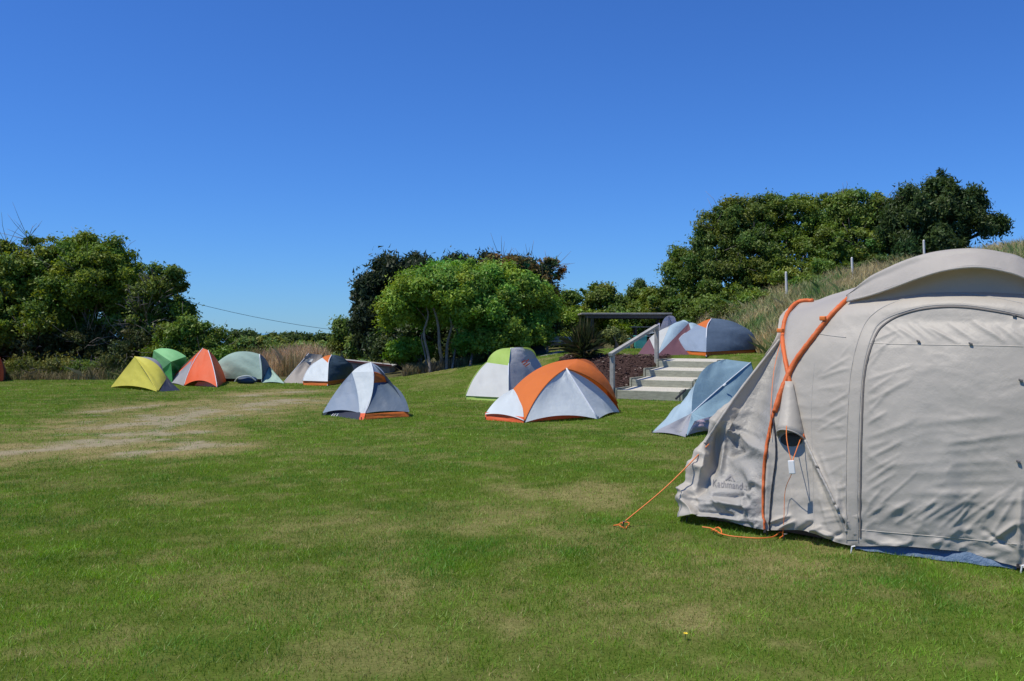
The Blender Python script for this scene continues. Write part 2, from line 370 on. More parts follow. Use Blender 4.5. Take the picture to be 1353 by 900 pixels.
# ------------------------------------------------------------------ timber steps, handrail, mulch bed
def sp(d, wv, z): q = ST0 + SA * d + SW * wv; return Vector((q[0], q[1], z))
sa3, sw3 = Vector((SA[0], SA[1], 0)), Vector((SW[0], SW[1], 0))
st = thing('timber_steps', 'four wide weathered timber steps with pale gravel treads', 'steps', sp(0, STW / 2, 0))
for i in range(4):
    z0 = .205 * i
    MB().box(sp(TREAD * i + .03, STW / 2, z0 + .0975), STW - .02, .06, .215, sw3, sa3).build('riser', M['timber'], st, bevel=.008)
    q0, q1 = TREAD * i + .055, TREAD * (i + 1) + .01; w0_, w1_ = .06, STW - .06
    MB().add([sp(q0, w0_, z0), sp(q0, w1_, z0), sp(q1, w1_, z0), sp(q1, w0_, z0), sp(q0, w0_, z0 + .195), sp(q0, w1_, z0 + .195), sp(q1, w1_, z0 + .25), sp(q1, w0_, z0 + .25)],
             [(3, 2, 1, 0), (4, 5, 6, 7), (0, 1, 5, 4), (1, 2, 6, 5), (2, 3, 7, 6), (3, 0, 4, 7)]).build('gravel_tread', M['gravel'], st)
for wv in (-.035, STW + .035):
    mb = MB(); a0, a1 = sp(-.02, wv, 0), sp(3.35, wv, 0); hh = .085
    for i in range(4):                                             # stepped side boards
        mb.box(sp(TREAD * i + TREAD / 2 + .03, wv, .205 * i + .04), .05, TREAD + .04, .42, sw3, sa3)
    mb.build('side_board', M['timber'], st, bevel=.006)
rail = thing('handrail', 'grey timber handrail on two posts climbing the left side of the steps', 'handrail', sp(.15, -.1, 0))
p0, p1 = sp(.02, -.12, -.1), sp(3.0, -.12, .55)
for q, top in ((p0, 1.02), (p1, 1.72)):
    c = Vector((q.x, q.y, (q.z + top) / 2)); MB().box(c, .10, .10, top - q.z, sw3, sa3).build('post', M['timber_grey'], rail, bevel=.008)
a, b = Vector((p0.x, p0.y, 1.04)) - sa3 * .12, Vector((p1.x, p1.y, 1.74)) + sa3 * .05
ax = (b - a).normalized(); MB().box((a + b) / 2, .11, (b - a).length, .075, sw3, ax, sw3.cross(ax)).build('top_rail', M['timber_grey'], rail, bevel=.008)
n = 9000; x = -2 + 7 * RNG.random(n); y = 21.5 + 8.5 * RNG.random(n); k = mulch_mask(x, y); x, y = x[k], y[k]; n = len(x)
z = H(x, y) + .012 + .02 * RNG.random(n); c = np.stack([x, y, z], -1)
def rdir(n):
    v = RNG.normal(size=(n, 3)); return v / np.linalg.norm(v, axis=1, keepdims=True)
u = rdir(n); u[:, 2] *= .5; v = rdir(n); v[:, 2] *= .5
u *= (.03 + .03 * RNG.random((n, 1))); v *= .018
V = np.stack([c - u - v, c + u - v, c + u + v, c - u + v], 1).reshape(-1, 3)
mc = np.repeat(np.array([.085, .05, .042]) * (.4 + 1.1 * RNG.random((n, 1))), 4, 0)
mo = mesh_np('bark_mulch', V, np.arange(4 * n).reshape(-1, 4), leafmat('mulch', .0, .03), col=mc); setp(mo, 'dark brown bark mulch beside the timber steps', 'mulch', kind='stuff')
ka, kb = G(690, 481), G(742, 466)
kd = (kb - ka).normalized(); MB().box((ka + kb) / 2 + Vector((0, 0, .05)), (kb - ka).length, .1, .16, kd, Vector((0, 0, 1)).cross(kd), kd.cross(Vector((0, 0, 1))) * -1).build('garden_edging', M['timber_grey'], bevel=.01)
setp(bpy.data.objects['garden_edging'], 'pale timber garden edging running up to the spiky plant', 'edging')

# ------------------------------------------------------------------ trees
def tubes_mesh(name, specs, mt, parent):
    mb = MB()
    for pts, r in specs: mb.tube(pts, r, 6)
    return mb.build(name, mt, parent, smooth=True)
LEAF_K, LEAF_C = 1.12, np.array([2.75, 2.45, 1.5])
def leaves(lobes, n, leaf=.10, asp=.55, col=(.05, .10, .02), cr_=.42, shell=.72, zmin=-.55, hue=.15, up=.5, seed=0, spike=0, cvar=.2):
    """leaf quads in clumps spread through ellipsoid lobes (cx,cy,cz,rx,ry,rz)"""
    rg = np.random.default_rng(seed + 100)
    Lb = np.array(lobes, float); A = (Lb[:, 3] * Lb[:, 4] + Lb[:, 3] * Lb[:, 5] + Lb[:, 4] * Lb[:, 5])
    cr_ = cr_ * .8; K = max(6, int(A.sum() * 4 / (cr_ ** 2 * 3.1))); li = rg.choice(len(Lb), K, p=A / A.sum())
    def rd(m):
        v = rg.normal(size=(m, 3)); return v / np.linalg.norm(v, axis=1, keepdims=True)
    D = rd(K * 2); D = D[D[:, 2] > zmin]
    while len(D) < K: D = np.vstack([D, rd(K)]); D = D[D[:, 2] > zmin]
    D = D[:K]; rr = np.where(rg.random(K) < .2, .3 + .5 * rg.random(K), shell + (1.03 - shell) * rg.random(K) ** .6)
    cc = Lb[li, :3] + D * Lb[li, 3:6] * rr[:, None]
    csz = cr_ * (.35 + 1.15 * rg.random(K) ** 1.6); cf = 1 - cvar + 2 * cvar * rg.random(K); ch = rg.normal(0, hue, K)
    ci = rg.choice(K, n, p=csz ** 2 / (csz ** 2).sum()); d2 = rd(n)
    r2 = rg.random(n) ** .5 * (1 + .25 * (rg.random(n) < .08))
    off = d2 * (csz[ci] * r2 * (1 + .75 * rg.random(n) * (rg.random(n) < .35)))[:, None]; off[:, 2] *= .75 + spike
    P = cc[ci] + off
    nrm = D[ci] * .55 + d2 * .4 + rd(n) * .95; nrm[:, 2] += up * .6; nrm /= np.linalg.norm(nrm, axis=1, keepdims=True)
    t = np.cross(nrm, rd(n)); t[:, 2] += spike * 1.5; t /= np.linalg.norm(t, axis=1, keepdims=True); b = np.cross(nrm, t); b /= np.linalg.norm(b, axis=1, keepdims=True)
    s = leaf * LEAF_K * (.6 + .8 * rg.random(n)); t = t * s[:, None] / 2; b = b * (s * asp)[:, None] / 2
    V = np.stack([P - t + b, P - t - b, P + t], 1).reshape(-1, 3)
    f = cf[ci] * (.75 + .5 * rg.random(n)); hh = ch[ci] + rg.normal(0, hue * .5, n)
    c = LEAF_C * np.array(col)[None] * f[:, None]; c[:, 0] *= 1 + hh * 1.2; c[:, 1] *= 1 + hh * .3; c = np.clip(c, .003, 1)
    return V, np.repeat(c, 3, 0)
def plant(name, label, lobes, n, trunk=None, base=None, group=None, cat='tree', barkm='bark', twigs=0, twig_r=.6, limbs=True, trunk_r=.11, stems=1, crown_name='crown', dead=None, **kw):
    Lb = [tuple(l) for l in lobes]; c = np.mean([l[:2] for l in Lb], 0)
    bx, by = base if base is not None else c; bz = h(bx, by)
    t = thing(name, label, cat, (bx, by, bz), group)
    V, col = leaves(Lb, int(n * 1.7), **kw); mesh_np(crown_name, V, np.arange(len(V)).reshape(-1, 3), M['leaf'], t, col=col)
    rg = random.Random(kw.get('seed', 0)); sp_ = []
    for i, l in enumerate(Lb):
        if not limbs and i >= stems: break
        p0 = Vector((bx + rg.uniform(-.12, .12) * stems, by + rg.uniform(-.12, .12) * stems, bz - .1)); p2 = Vector(l[:3]) + Vector((0, 0, l[5] * .2))
        mid = p0.lerp(p2, .45) + Vector((rg.uniform(-.3, .3), rg.uniform(-.3, .3), (p2.z - p0.z) * .12))
        pts = cr([p0, p0.lerp(mid, .5) + Vector((rg.uniform(-.12, .12), rg.uniform(-.12, .12), .05)), mid, p2], 9)
        r0 = trunk_r * (1 if i == 0 else .75); sp_.append((pts, [r0 * (1 - .8 * j / 8) for j in range(9)]))
        for k in range(3):                                          # side branches inside the crown
            a = Vector(pts[5 + k]); e = Vector(l[:3]) + Vector((rg.uniform(-.8, .8) * l[3], rg.uniform(-.8, .8) * l[4], rg.uniform(.0, .85) * l[5]))
            m_ = a.lerp(e, .5) + Vector((rg.uniform(-.15, .15), rg.uniform(-.15, .15), .1)); sp_.append(([a, m_, e], [r0 * .35, r0 * .22, r0 * .08]))
    tubes_mesh('trunk', sp_, M[barkm], t)
    if twigs:
        tw = []
        for k in range(twigs):
            l = rg.choice(dead or Lb); a = rg.uniform(0, 6.28); e = rg.uniform(-.3, 1.3)
            d = Vector((math.cos(a) * math.cos(e), math.sin(a) * math.cos(e) - .3, math.sin(e)))
            q = Vector(l[:3]) + Vector((d.x * l[3], d.y * l[4], d.z * l[5])) * rg.uniform(.7, .98)
            e2 = q + (d + Vector((rg.uniform(-.5, .5), rg.uniform(-.5, .5), rg.uniform(-.2, .6)))) * twig_r * rg.uniform(.4, 1)
            tw.append(([q - d * .2, q.lerp(e2, .5) + Vector((rg.uniform(-.06, .06), 0, rg.uniform(-.05, .08))), e2], [.010, .007, .003]))
        tubes_mesh('dead_twigs', tw, M['twig'], t)['kind'] = 'stuff'
    return t
def lobe(px, py, Y, rpx, rpy, ry=None):
    """ellipsoid centred on a pixel at depth Y, radii in photo pixels"""
    c = at(px, py, Y); s = Y / F; return (c.x, c.y, c.z, rpx * s, ry if ry else rpx * s * .9, rpy * s)
GL, GD, GM = (.062, .105, .022), (.022, .045, .014), (.045, .085, .02)
# left copse
gl = 'trees of the left copse'
plant('broadleaf_tree', 'broad green tree at the left edge of the picture', [lobe(15, 375, 34, 45, 50), lobe(60, 365, 34.5, 45, 48), lobe(-40, 385, 34, 50, 50), lobe(30, 420, 33.5, 50, 40), lobe(-20, 440, 33.5, 45, 40), lobe(60,430,34.5,40,36), lobe(10, 400, 34.3, 60, 50), lobe(78, 405, 34.6, 36, 40)],
      62000, base=at(20, 495, 34)[:2], group=gl, leaf=.105, col=(.062, .098, .02), seed=1, twigs=90, cr_=.4, twig_r=.35, stems=3)
plant('broadleaf_tree', 'tallest dense tree in the middle of the left copse', [lobe(110, 350, 34.6, 42, 38), lobe(150, 360, 34.4, 38, 40), lobe(90, 385, 34, 36, 36), lobe(135, 392, 35, 38, 28), lobe(170, 385, 34.6, 24, 34), lobe(100,440,35.2,34,30), lobe(128, 375, 34.2, 50, 44), lobe(155, 420, 34.8, 34, 30), lobe(80, 360, 34.4, 30, 34)],
      56000, base=at(125, 495, 34.6)[:2], group=gl, leaf=.105, col=(.060, .10, .02), seed=2, twigs=60, cr_=.38, stems=3, trunk_r=.09)
plant('broadleaf_tree', 'sparse leaning tree with grey dead twigs at the right end of the left copse', [lobe(205, 395, 34, 28, 30), lobe(222, 372, 34, 22, 22), lobe(235, 408, 33.8, 15, 16), lobe(185, 430, 34, 26, 30), lobe(195, 455, 34, 26, 24), lobe(215,430,34,18,18)],
      26000, base=at(185, 495, 34)[:2], group=gl, leaf=.10, col=(.055, .088, .022), seed=3, twigs=150, twig_r=.4, cr_=.36, stems=2, trunk_r=.08, dead=[lobe(205, 395, 33.7, 28, 34), lobe(190, 425, 33.7, 30, 30)])
plant('thin_sapling', 'thin bare-topped sapling rising above the left tree', [lobe(37, 318, 34, 8, 12), lobe(10, 325, 34, 10, 8)], 700, base=at(37, 495, 34)[:2], cat='sapling', leaf=.10, col=GM, seed=4, twigs=24, twig_r=.9, cr_=.2, trunk_r=.05)
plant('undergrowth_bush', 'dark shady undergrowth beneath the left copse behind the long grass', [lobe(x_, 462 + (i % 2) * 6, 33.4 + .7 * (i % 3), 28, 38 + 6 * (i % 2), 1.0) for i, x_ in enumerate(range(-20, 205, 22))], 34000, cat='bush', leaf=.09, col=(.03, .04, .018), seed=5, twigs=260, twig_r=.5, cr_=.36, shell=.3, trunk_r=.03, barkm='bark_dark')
plant('round_bush', 'rounded dark green bush behind the green and orange tents', [lobe(250, 448, 32.5, 36, 28), lobe(276, 462, 32.5, 32, 22), lobe(225, 462, 32.5, 26, 26), lobe(262, 478, 32, 40, 18)], 24000, cat='bush', leaf=.09, col=(.05, .088, .018), seed=6, cr_=.33, twigs=30, trunk_r=.05)
ge = 'low bushes at the edge of the lawn under the left copse'
for i, (a, b_, rx, rz, lb) in enumerate([(25, 486, 22, 14, 'low olive bush at the lawn edge nearest the left border'), (75, 488, 26, 12, 'low grassy bush at the lawn edge under the tallest left tree'), (118, 489, 20, 11, 'small green bush at the lawn edge left of the yellow tent'), (152, 486, 18, 14, 'dark bush just behind the left tip of the yellow tent')]):
    plant('edge_bush', lb, [lobe(a, b_, 32.3, rx, rz), lobe(a - rx * .6, b_ + 3, 32.2, rx * .6, rz * .8), lobe(a + rx * .6, b_ + 2, 32.4, rx * .6, rz * .8)], 3500, cat='bush', group=ge, leaf=.085, asp=.4, col=[(.05, .075, .02), (.07, .085, .03), (.045, .085, .02), (.04, .055, .022)][i], seed=70 + i, cr_=.22, trunk_r=.025, twigs=25, twig_r=.3, spike=.4)
# far bushes
gf = 'bushes on the far dune'
for i, (a, b, rx, rz, Yy, cc, lb) in enumerate([(325, 441, 22, 9, 62, GD, 'small dark tree left of the others on the far skyline'), (350, 449, 34, 10, 56, (.06, .09, .03), 'low olive scrub under the far skyline trees'),
        (395, 444, 18, 11, 64, GD, 'dark tree above the taupe tent on the far skyline'), (428, 447, 12, 13, 66, GD, 'small rightmost tree of the far skyline beside the gap'), (410, 458, 52, 13, 50, (.062, .095, .032), 'long olive bush behind the reed bed'),
        (300, 460, 30, 9, 55, (.05, .085, .022), 'far bush seen past the rounded bush'), (375,442,20,8,66,GD,'small tree between two others on the far skyline'), (470, 470, 30, 14, 44, (.07, .10, .035), 'pale green scrub behind the low shed')]):
    plant('far_bush', lb, [lobe(a, b + 6, Yy, rx, rz * .75), lobe(a - rx * .5, b + 8, Yy, rx * .6, rz * .8), lobe(a + rx * .55, b + 8, Yy, rx * .55, rz * .7), lobe(a, b + 13, Yy, rx * 1.1, rz)], 7000, cat='bush', group=gf, leaf=.17, col=cc, seed=20 + i, cr_=.36, trunk_r=.06)
plant('small_tree', 'small flat-topped tree left of the dark conifer', [lobe(458, 437, 40, 15, 11), lobe(452, 452, 40, 13, 16), lobe(472, 460, 39, 16, 26)], 8000, leaf=.11, col=(.06, .095, .03), seed=30, cr_=.3)
# centre group
plant('conifer_tree', 'dark near-black conifer behind the round-crowned tree', [lobe(490, 430, 38, 22, 58), lobe(476, 405, 38, 8, 26), lobe(515, 395, 38, 30, 48), lobe(555, 375, 38, 36, 36), lobe(600, 372, 38, 40, 30), lobe(645, 368, 38, 32, 26), lobe(487, 372, 38, 8, 18), lobe(530, 440, 37.5, 50, 50), lobe(690, 372, 38, 26, 24)],
      64000, base=at(535, 492, 38)[:2], leaf=.17, asp=.4, col=(.011, .021, .012), seed=31, cr_=.42, spike=.35, shell=.6, barkm='bark_dark', trunk_r=.2, hue=.1)
plant('leggy_tree', 'thin tree with brown-tipped twigs showing above the round tree', [lobe(700, 352, 33.5, 26, 13), lobe(728, 358, 33.5, 14, 16), lobe(665, 345, 33.5, 20, 8), lobe(715, 385, 33.5, 22, 22)], 6500, base=at(700, 470, 33.5)[:2], leaf=.10, col=(.05, .055, .03), seed=32, cr_=.25, twigs=60, twig_r=.5, hue=.5)
rt = plant('round_tree', 'round-crowned bright green tree with pale forked trunks', [lobe(618, 392, 30, 62, 46), lobe(560, 405, 30, 48, 40), lobe(670, 395, 30, 52, 42), lobe(705, 420, 30.3, 32, 38), lobe(640, 372, 30.4, 40, 27), lobe(530, 425, 30, 24, 34), lobe(660, 435, 29.8, 58, 30), lobe(690,455,30.4,36,22), lobe(590, 388, 29.7, 62, 34), lobe(640, 410, 29.6, 56, 36), lobe(545, 400, 29.8, 34, 34), lobe(610, 420, 30.6, 50, 30), lobe(680, 452, 29.7, 44, 20), lobe(640, 455, 29.8, 34, 20)],
      122000, base=at(588, 488, 30)[:2], leaf=.085, col=(.072, .138, .030), seed=33, cr_=.33, zmin=-.2, shell=.78, limbs=False, stems=0, hue=.2)
def stem(px0, py0, mids, Y, r0, name='stem'):
    b = G(px0, py0); b = at(px0, py0, Y) if b.y > Y + 2 else b
    pts = [Vector((b.x, b.y, b.z - .1))] + [at(a_, b_, Y + dy) for a_, b_, dy in mids]
    pp = cr(pts, 14); MB().tube(pp, [.62 * r0 * (1 - .65 * i / 13) for i in range(14)], 7).build(name, M['bark'], rt, smooth=True)
stem(569, 492, [(566, 470, 0), (560, 440, .1), (566, 415, .2), (556, 390, .3)], 29.2, .085)
stem(587, 488, [(581, 460, 0), (579, 430, .1), (572, 405, .2), (560, 385, .2)], 29.2, .10)
stem(590, 488, [(591, 455, .1), (597, 430, .1), (592, 410, .1), (600, 385, .3)], 29.4, .085)
stem(597, 487, [(602, 460, .2), (608, 445, .2), (598, 425, .2), (612, 395, .3)], 29.6, .06)
stem(566, 492, [(561, 465, .2), (557, 445, .2), (564, 425, .2), (545, 400, .2)], 29.5, .05)
stem(620, 485, [(626, 455, .4), (622, 430, .4), (635, 400, .4)], 30.2, .07)
stem(645, 480, [(648, 455, .6), (655, 430, .6), (660, 400, .6)], 30.6, .07)
stem(672, 475, [(668, 450, .6), (676, 430, .6), (680, 400, .6)], 30.9, .06)
plant('low_bush', 'low bright green bush at the left foot of the round tree', [lobe(542, 466, 30.6, 22, 20), lobe(528, 472, 30.8, 16, 16), lobe(556, 472, 30.4, 12, 16)], 9000, cat='bush', leaf=.085, col=(.062, .12, .02), seed=34, cr_=.26)
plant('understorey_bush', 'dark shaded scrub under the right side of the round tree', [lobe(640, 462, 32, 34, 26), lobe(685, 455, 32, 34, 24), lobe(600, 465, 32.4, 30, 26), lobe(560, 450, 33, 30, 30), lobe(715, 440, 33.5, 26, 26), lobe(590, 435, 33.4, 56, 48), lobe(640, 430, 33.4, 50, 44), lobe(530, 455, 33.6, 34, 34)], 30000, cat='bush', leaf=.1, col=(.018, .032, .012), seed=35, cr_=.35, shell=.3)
# bushes behind the terrace
gt = 'bushes behind the terrace'
plant('domed_bush', 'dome-shaped dark bush on the skyline above the low shelter', [lobe(785, 400, 42, 34, 26), lobe(765, 415, 42, 30, 26), lobe(815, 412, 42, 26, 20), lobe(740, 408, 41, 26, 26)], 20000, cat='bush', group=gt, leaf=.11, col=(.042, .075, .018), seed=36, cr_=.36)
plant('slope_bush', 'yellow-green bush sloping down behind the timber bench', [lobe(745, 430, 37, 26, 22), lobe(775, 425, 37, 26, 24), lobe(725, 445, 36.5, 20, 16), lobe(800, 440, 37.5, 26, 20), lobe(760, 450, 36.5, 34, 14)], 20000, cat='bush', group=gt, leaf=.095, col=(.062, .105, .016), seed=37, cr_=.33)
plant('grey_shrub', 'small grey-green shrub left of the picnic table', [lobe(806, 442, 33.6, 13, 13), lobe(812, 450, 33.6, 11, 9)], 4500, cat='shrub', leaf=.075, col=(.06, .09, .045), seed=38, cr_=.2)
plant('backing_bush', 'dark leafy bush directly behind the low shelter', [lobe(830, 432, 40.5, 36, 28), lobe(870, 420, 41, 34, 34), lobe(905, 425, 41, 26, 30), lobe(850, 405, 42, 26, 22)], 20000, cat='bush', group=gt, leaf=.105, col=(.05, .09, .022), seed=39, cr_=.36)
# bank trees
gr_ = 'trees along the bank top'
plant('small_conifer', 'small feathery conifer tip at the left end of the bank trees', [lobe(848, 382, 42, 9, 11), lobe(842, 392, 42, 13, 10), lobe(856, 398, 42, 14, 12)], 3500, leaf=.13, asp=.35, col=(.03, .06, .02), seed=40, cr_=.22, spike=.5)
plant('bank_tree', 'mid-green tree stepping down the left end of the bank trees', [lobe(890, 400, 40, 34, 30), lobe(945, 412, 37.5, 30, 16), lobe(915, 425, 38, 26, 16), lobe(915, 370, 40, 36, 40), lobe(870, 412, 39.5, 24, 20), lobe(925, 408, 39, 34, 22), lobe(905, 350, 40.5, 18, 26)], 30000, group=gr_, leaf=.10, col=(.045, .078, .018), seed=41, cr_=.36)
plant('bank_tree', 'tall rounded tree forming the left shoulder of the bank trees', [lobe(965, 315, 40, 42, 50), lobe(935, 340, 39.6, 34, 46), lobe(985, 300, 40.4, 40, 38), lobe(960, 375, 39, 46, 38), lobe(1000, 345, 39, 40, 44), lobe(1010, 295, 40, 36, 34)], 46000, group=gr_, leaf=.10, col=(.04, .068, .018), seed=42, cr_=.36, twigs=40)
plant('bank_tree', 'dense leafy tree in the middle of the bank trees', [lobe(1040, 298, 40, 44, 40), lobe(1075, 303, 40, 44, 46), lobe(1100, 300, 39.6, 36, 42), lobe(1045, 345, 39, 50, 36), lobe(1090, 335, 38.6, 40, 34), lobe(1010, 370, 38.5, 36, 26), lobe(985, 395, 37.5, 34, 18), lobe(1050, 372, 37.2, 40, 16), lobe(1100, 358, 37, 34, 14)], 44000, group=gr_, leaf=.10, col=(.048, .082, .018), seed=43, cr_=.36)
plant('bank_tree', 'lighter spiky-topped tree left of the dark conifer on the bank', [lobe(1125, 290, 39, 26, 38), lobe(1115, 262, 39, 10, 16), lobe(1150, 305, 39, 30, 40), lobe(1130, 330, 38, 40, 26), lobe(1160, 285, 39.4, 18, 30), lobe(1170, 335, 37.6, 30, 18)], 26000, group=gr_, leaf=.10, col=(.056, .092, .024), seed=44, cr_=.32, twigs=50)
plant('dark_conifer', 'dark conifer with drooping side branch on the bank skyline', [lobe(1245, 290, 37, 34, 50), lobe(1210, 285, 37, 32, 36), lobe(1240, 250, 37, 14, 26), lobe(1280, 285, 37, 30, 26), lobe(1305, 300, 37, 22, 11), lobe(1325, 298, 37, 14, 5), lobe(1190, 310, 37, 28, 34), lobe(1225, 325, 36.6, 50, 26), lobe(1190, 262, 37, 12, 14), lobe(1280, 262, 37, 18, 14)],
      36000, base=at(1235, 345, 37)[:2], leaf=.14, asp=.38, col=(.018, .036, .014), seed=45, cr_=.34, spike=.3, barkm='bark_dark', trunk_r=.16, hue=.12)
gs_ = 'low shrubs on the face of the bank'
for i, (a, b_, Yy, rx, rz, lb) in enumerate([(965, 418, 35, 24, 13, 'low dark shrub on the bank above the slate terrace tent'), (1005, 402, 35.5, 26, 14, 'mid-green shrub on the bank left of the leftmost fence post'), (1075, 380, 35.5, 26, 12, 'mid-green shrub on the bank between the left and middle fence posts'), (1165, 352, 35.5, 26, 12, 'dark shrub on the bank below the dark conifer')]):
    plant('bank_shrub', lb, [lobe(a, b_, Yy, rx, rz), lobe(a - rx * .6, b_ + 4, Yy - .2, rx * .6, rz * .8), lobe(a + rx * .6, b_ - 1, Yy, rx * .6, rz * .8)], 4500, cat='shrub', group=gs_, leaf=.09, col=[(.035, .06, .018), (.055, .095, .02), (.05, .09, .02), (.035, .06, .02)][i], seed=80 + i, cr_=.24, trunk_r=.025)
# spiky flax plant
fp = G(771, 473); fl = thing('flax_plant', 'spiky dark flax plant at the corner of the mulch bed', 'plant', fp)
mb_v, mb_f, cs = [], [], []; rg = random.Random(5)
for k in range(700):
    a = rg.uniform(0, 6.283); e = rg.uniform(.1, 1.57) if rg.random() < .6 else rg.uniform(.9, 1.57); ln = rg.uniform(.3, .92) * (.75 + .35 * math.sin(e)); o = Vector((rg.gauss(0, .1), rg.gauss(0, .1), rg.uniform(0, .35)))
    d = Vector((math.cos(a) * math.cos(e), math.sin(a) * math.cos(e), math.sin(e))); sdv = d.cross(Vector((0, 0, 1))).normalized() * .013
    p = fp + o; q = p + d * ln * .6; r = p + d * ln - Vector((0, 0, .16 * ln * math.cos(e)))
    b0 = len(mb_v); mb_v += [p - sdv, p + sdv, q + sdv, r, q - sdv]; mb_f.append((b0, b0 + 1, b0 + 2, b0 + 3, b0 + 4))
    c = (.05, .07, .022) if rg.random() < .75 else (.16, .13, .06); f_ = rg.uniform(.5, 1.2); cs += [[c[0] * f_, c[1] * f_, c[2] * f_]] * 5
mesh_np('leaves', np.array([tuple(v) for v in mb_v]), np.array(mb_f), M['leaf'], fl, col=np.array(cs))['kind'] = 'stuff'
MB().tube([fp - Vector((0, 0, .05)), fp + Vector((.02, 0, .2)), fp + Vector((0, .02, .45))], [.09, .08, .05], 7).build('trunk', M['bark_dark'], fl)

# ------------------------------------------------------------------ fence posts on the bank, power line
for px, pt, pb, lb in ((1040, 360, 394, 'leftmost white fence post on the grassy bank'), (1127, 341, 378, 'middle white fence post on the grassy bank'), (1222, 318, 356, 'rightmost white fence post just above the big tent roof')):
    b = at(px, pb, 33.5); z0 = h(b.x, 33.5); tp = at(px - 1.5, pt, 33.5)
    f = thing('fence_post', lb, 'fence post', (b.x, 33.5, z0), 'fence posts on the bank')
    MB().tube([(b.x, 33.5, z0 - .2), tp], [.045, .04], 8).build('post', M['white_post'], f); MB().tube([tp, tp + Vector((0, 0, .03))], [.04, .015], 8).build('cap', M['white_post'], f)
wa, wb = at(200, 385, 58), at(480, 440, 66)
pts = [wa.lerp(wb, i / 20) - Vector((0, 0, .35 * 4 * (i / 20) * (1 - i / 20))) for i in range(21)]
pw = MB().tube(pts, .016, 4).build('power_line', M['wire']); setp(pw, 'thin power line sloping across the sky above the pale green tent', 'cable')

# ------------------------------------------------------------------ small tents: stretched panels between pole points
FAB = {k: fabric('fabric_' + k, c, t) for k, c, t in [
    ('white', (.58, .60, .57), .2), ('cool', (.65, .72, .73), .2), ('blue_grey', (.26, .33, .42), .15), ('slate', (.105, .15, .205), .12),
    ('deep_slate', (.05, .085, .115), .1), ('orange', (.72, .185, .03), .2), ('red_orange', (.80, .135, .04), .2), ('yellow', (.72, .66, .10), .22),
    ('lime', (.40, .58, .12), .22), ('light_grey', (.47, .48, .50), .2), ('grey', (.36, .37, .39), .15), ('pale_green', (.36, .52, .44), .2), ('pale_blue', (.24, .37, .43), .15),
    ('sky_blue', (.40, .53, .60), .2), ('green', (.07, .36, .10), .2), ('light_green', (.25, .58, .24), .22), ('taupe', (.36, .33, .29), .15), ('maroon', (.16, .075, .085), .12),
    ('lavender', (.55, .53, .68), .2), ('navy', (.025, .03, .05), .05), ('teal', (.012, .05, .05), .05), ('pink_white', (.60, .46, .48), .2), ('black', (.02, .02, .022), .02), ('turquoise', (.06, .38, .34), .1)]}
M['seam_pale'] = plain('pale_seam', (.60, .64, .68), .6, var=.05)
def vv(a): return Vector(a) if not isinstance(a, Vector) else a
class Tent:
    def __init__(s, name, label, base, group=None, cat='tent'):
        s.P = {}; b = G(*base); s.root = thing(name, label, cat, b, group); s.k = 0
    def p(s, **kw):
        for k, a in kw.items(): s.P[k] = (G(*a) if len(a) == 2 else at(*a)) if not isinstance(a, Vector) else a
        return s
    def g(s, a): return s.P[a] if isinstance(a, str) else Vector(a)
    def edge(s, a, b, bl, n):
        a, b = s.g(a), s.g(b); t = np.linspace(0, 1, n)[:, None]
        return np.array(a) * (1 - t) + np.array(b) * t + np.array(bl or (0, 0, 0)) * 4 * t * (1 - t)
    def quad(s, part, mt, A, B, Cc, D, ab=None, bc=None, dc=None, ad=None, sag=0, n=18, rough=.012, parent=None):
        """A-B bottom edge, D-C top edge; bulge vectors at edge midpoints"""
        e0, e1, eL, eR = s.edge(A, B, ab, n), s.edge(D, Cc, dc, n), s.edge(A, D, ad, n), s.edge(B, Cc, bc, n)
        S_, T_ = np.meshgrid(np.linspace(0, 1, n), np.linspace(0, 1, n)); S_, T_ = S_[..., None], T_[..., None]
        a, b, c, d = [np.array(s.g(q)) for q in (A, B, Cc, D)]
        Pm = (1 - T_) * e0[None] + T_ * e1[None] + (1 - S_) * eL[:, None] + S_ * eR[:, None] - ((1 - S_) * (1 - T_) * a + S_ * (1 - T_) * b + S_ * T_ * c + (1 - S_) * T_ * d)
        nn = np.cross(b - a, d - a) if np.linalg.norm(d - a) > 1e-6 else np.cross(b - a, c - a); nn = nn / (np.linalg.norm(nn) + 1e-9)
        s.k += 1; bub = 16 * S_ * (1 - S_) * T_ * (1 - T_)
        nz = fbm(S_[..., 0] * 3.1 + s.k * 7, T_[..., 0] * 2.3 + S_[..., 0] * 2, s.k, 3)[..., None] - .5
        Pm = Pm + nn * (sag * bub + nz * rough * 4 * np.minimum(1, bub * 2))
        return MB().grid(Pm).build(part, FAB[mt] if isinstance(mt, str) else mt, parent or s.root, smooth=True)
    def tri(s, part, mt, A, B, Cc, ab=None, bc=None, ac=None, **k): return s.quad(part, mt, A, B, Cc, Cc, ab=ab, bc=bc, ad=ac, **k)
    def line(s, part, mt, pts, r=.012, bl=None, n=14):
        if bl is not None: q = s.edge(pts[0], pts[1], bl, n)
        else: q = cr([s.g(a) for a in pts], max(2, 8 * (len(pts) - 1)))
        return MB().tube(q, r, 5).build(part, mt, s.root, smooth=True)
    def peg(s, a): a = s.g(a); return MB().tube([a - Vector((0, 0, .05)), a + Vector((.01, 0, .05))], .008, 5).build('peg', M['dark_metal'], s.root)
SEAM = M['seam_pale']; gT = None
def up(z): return (0, 0, z)

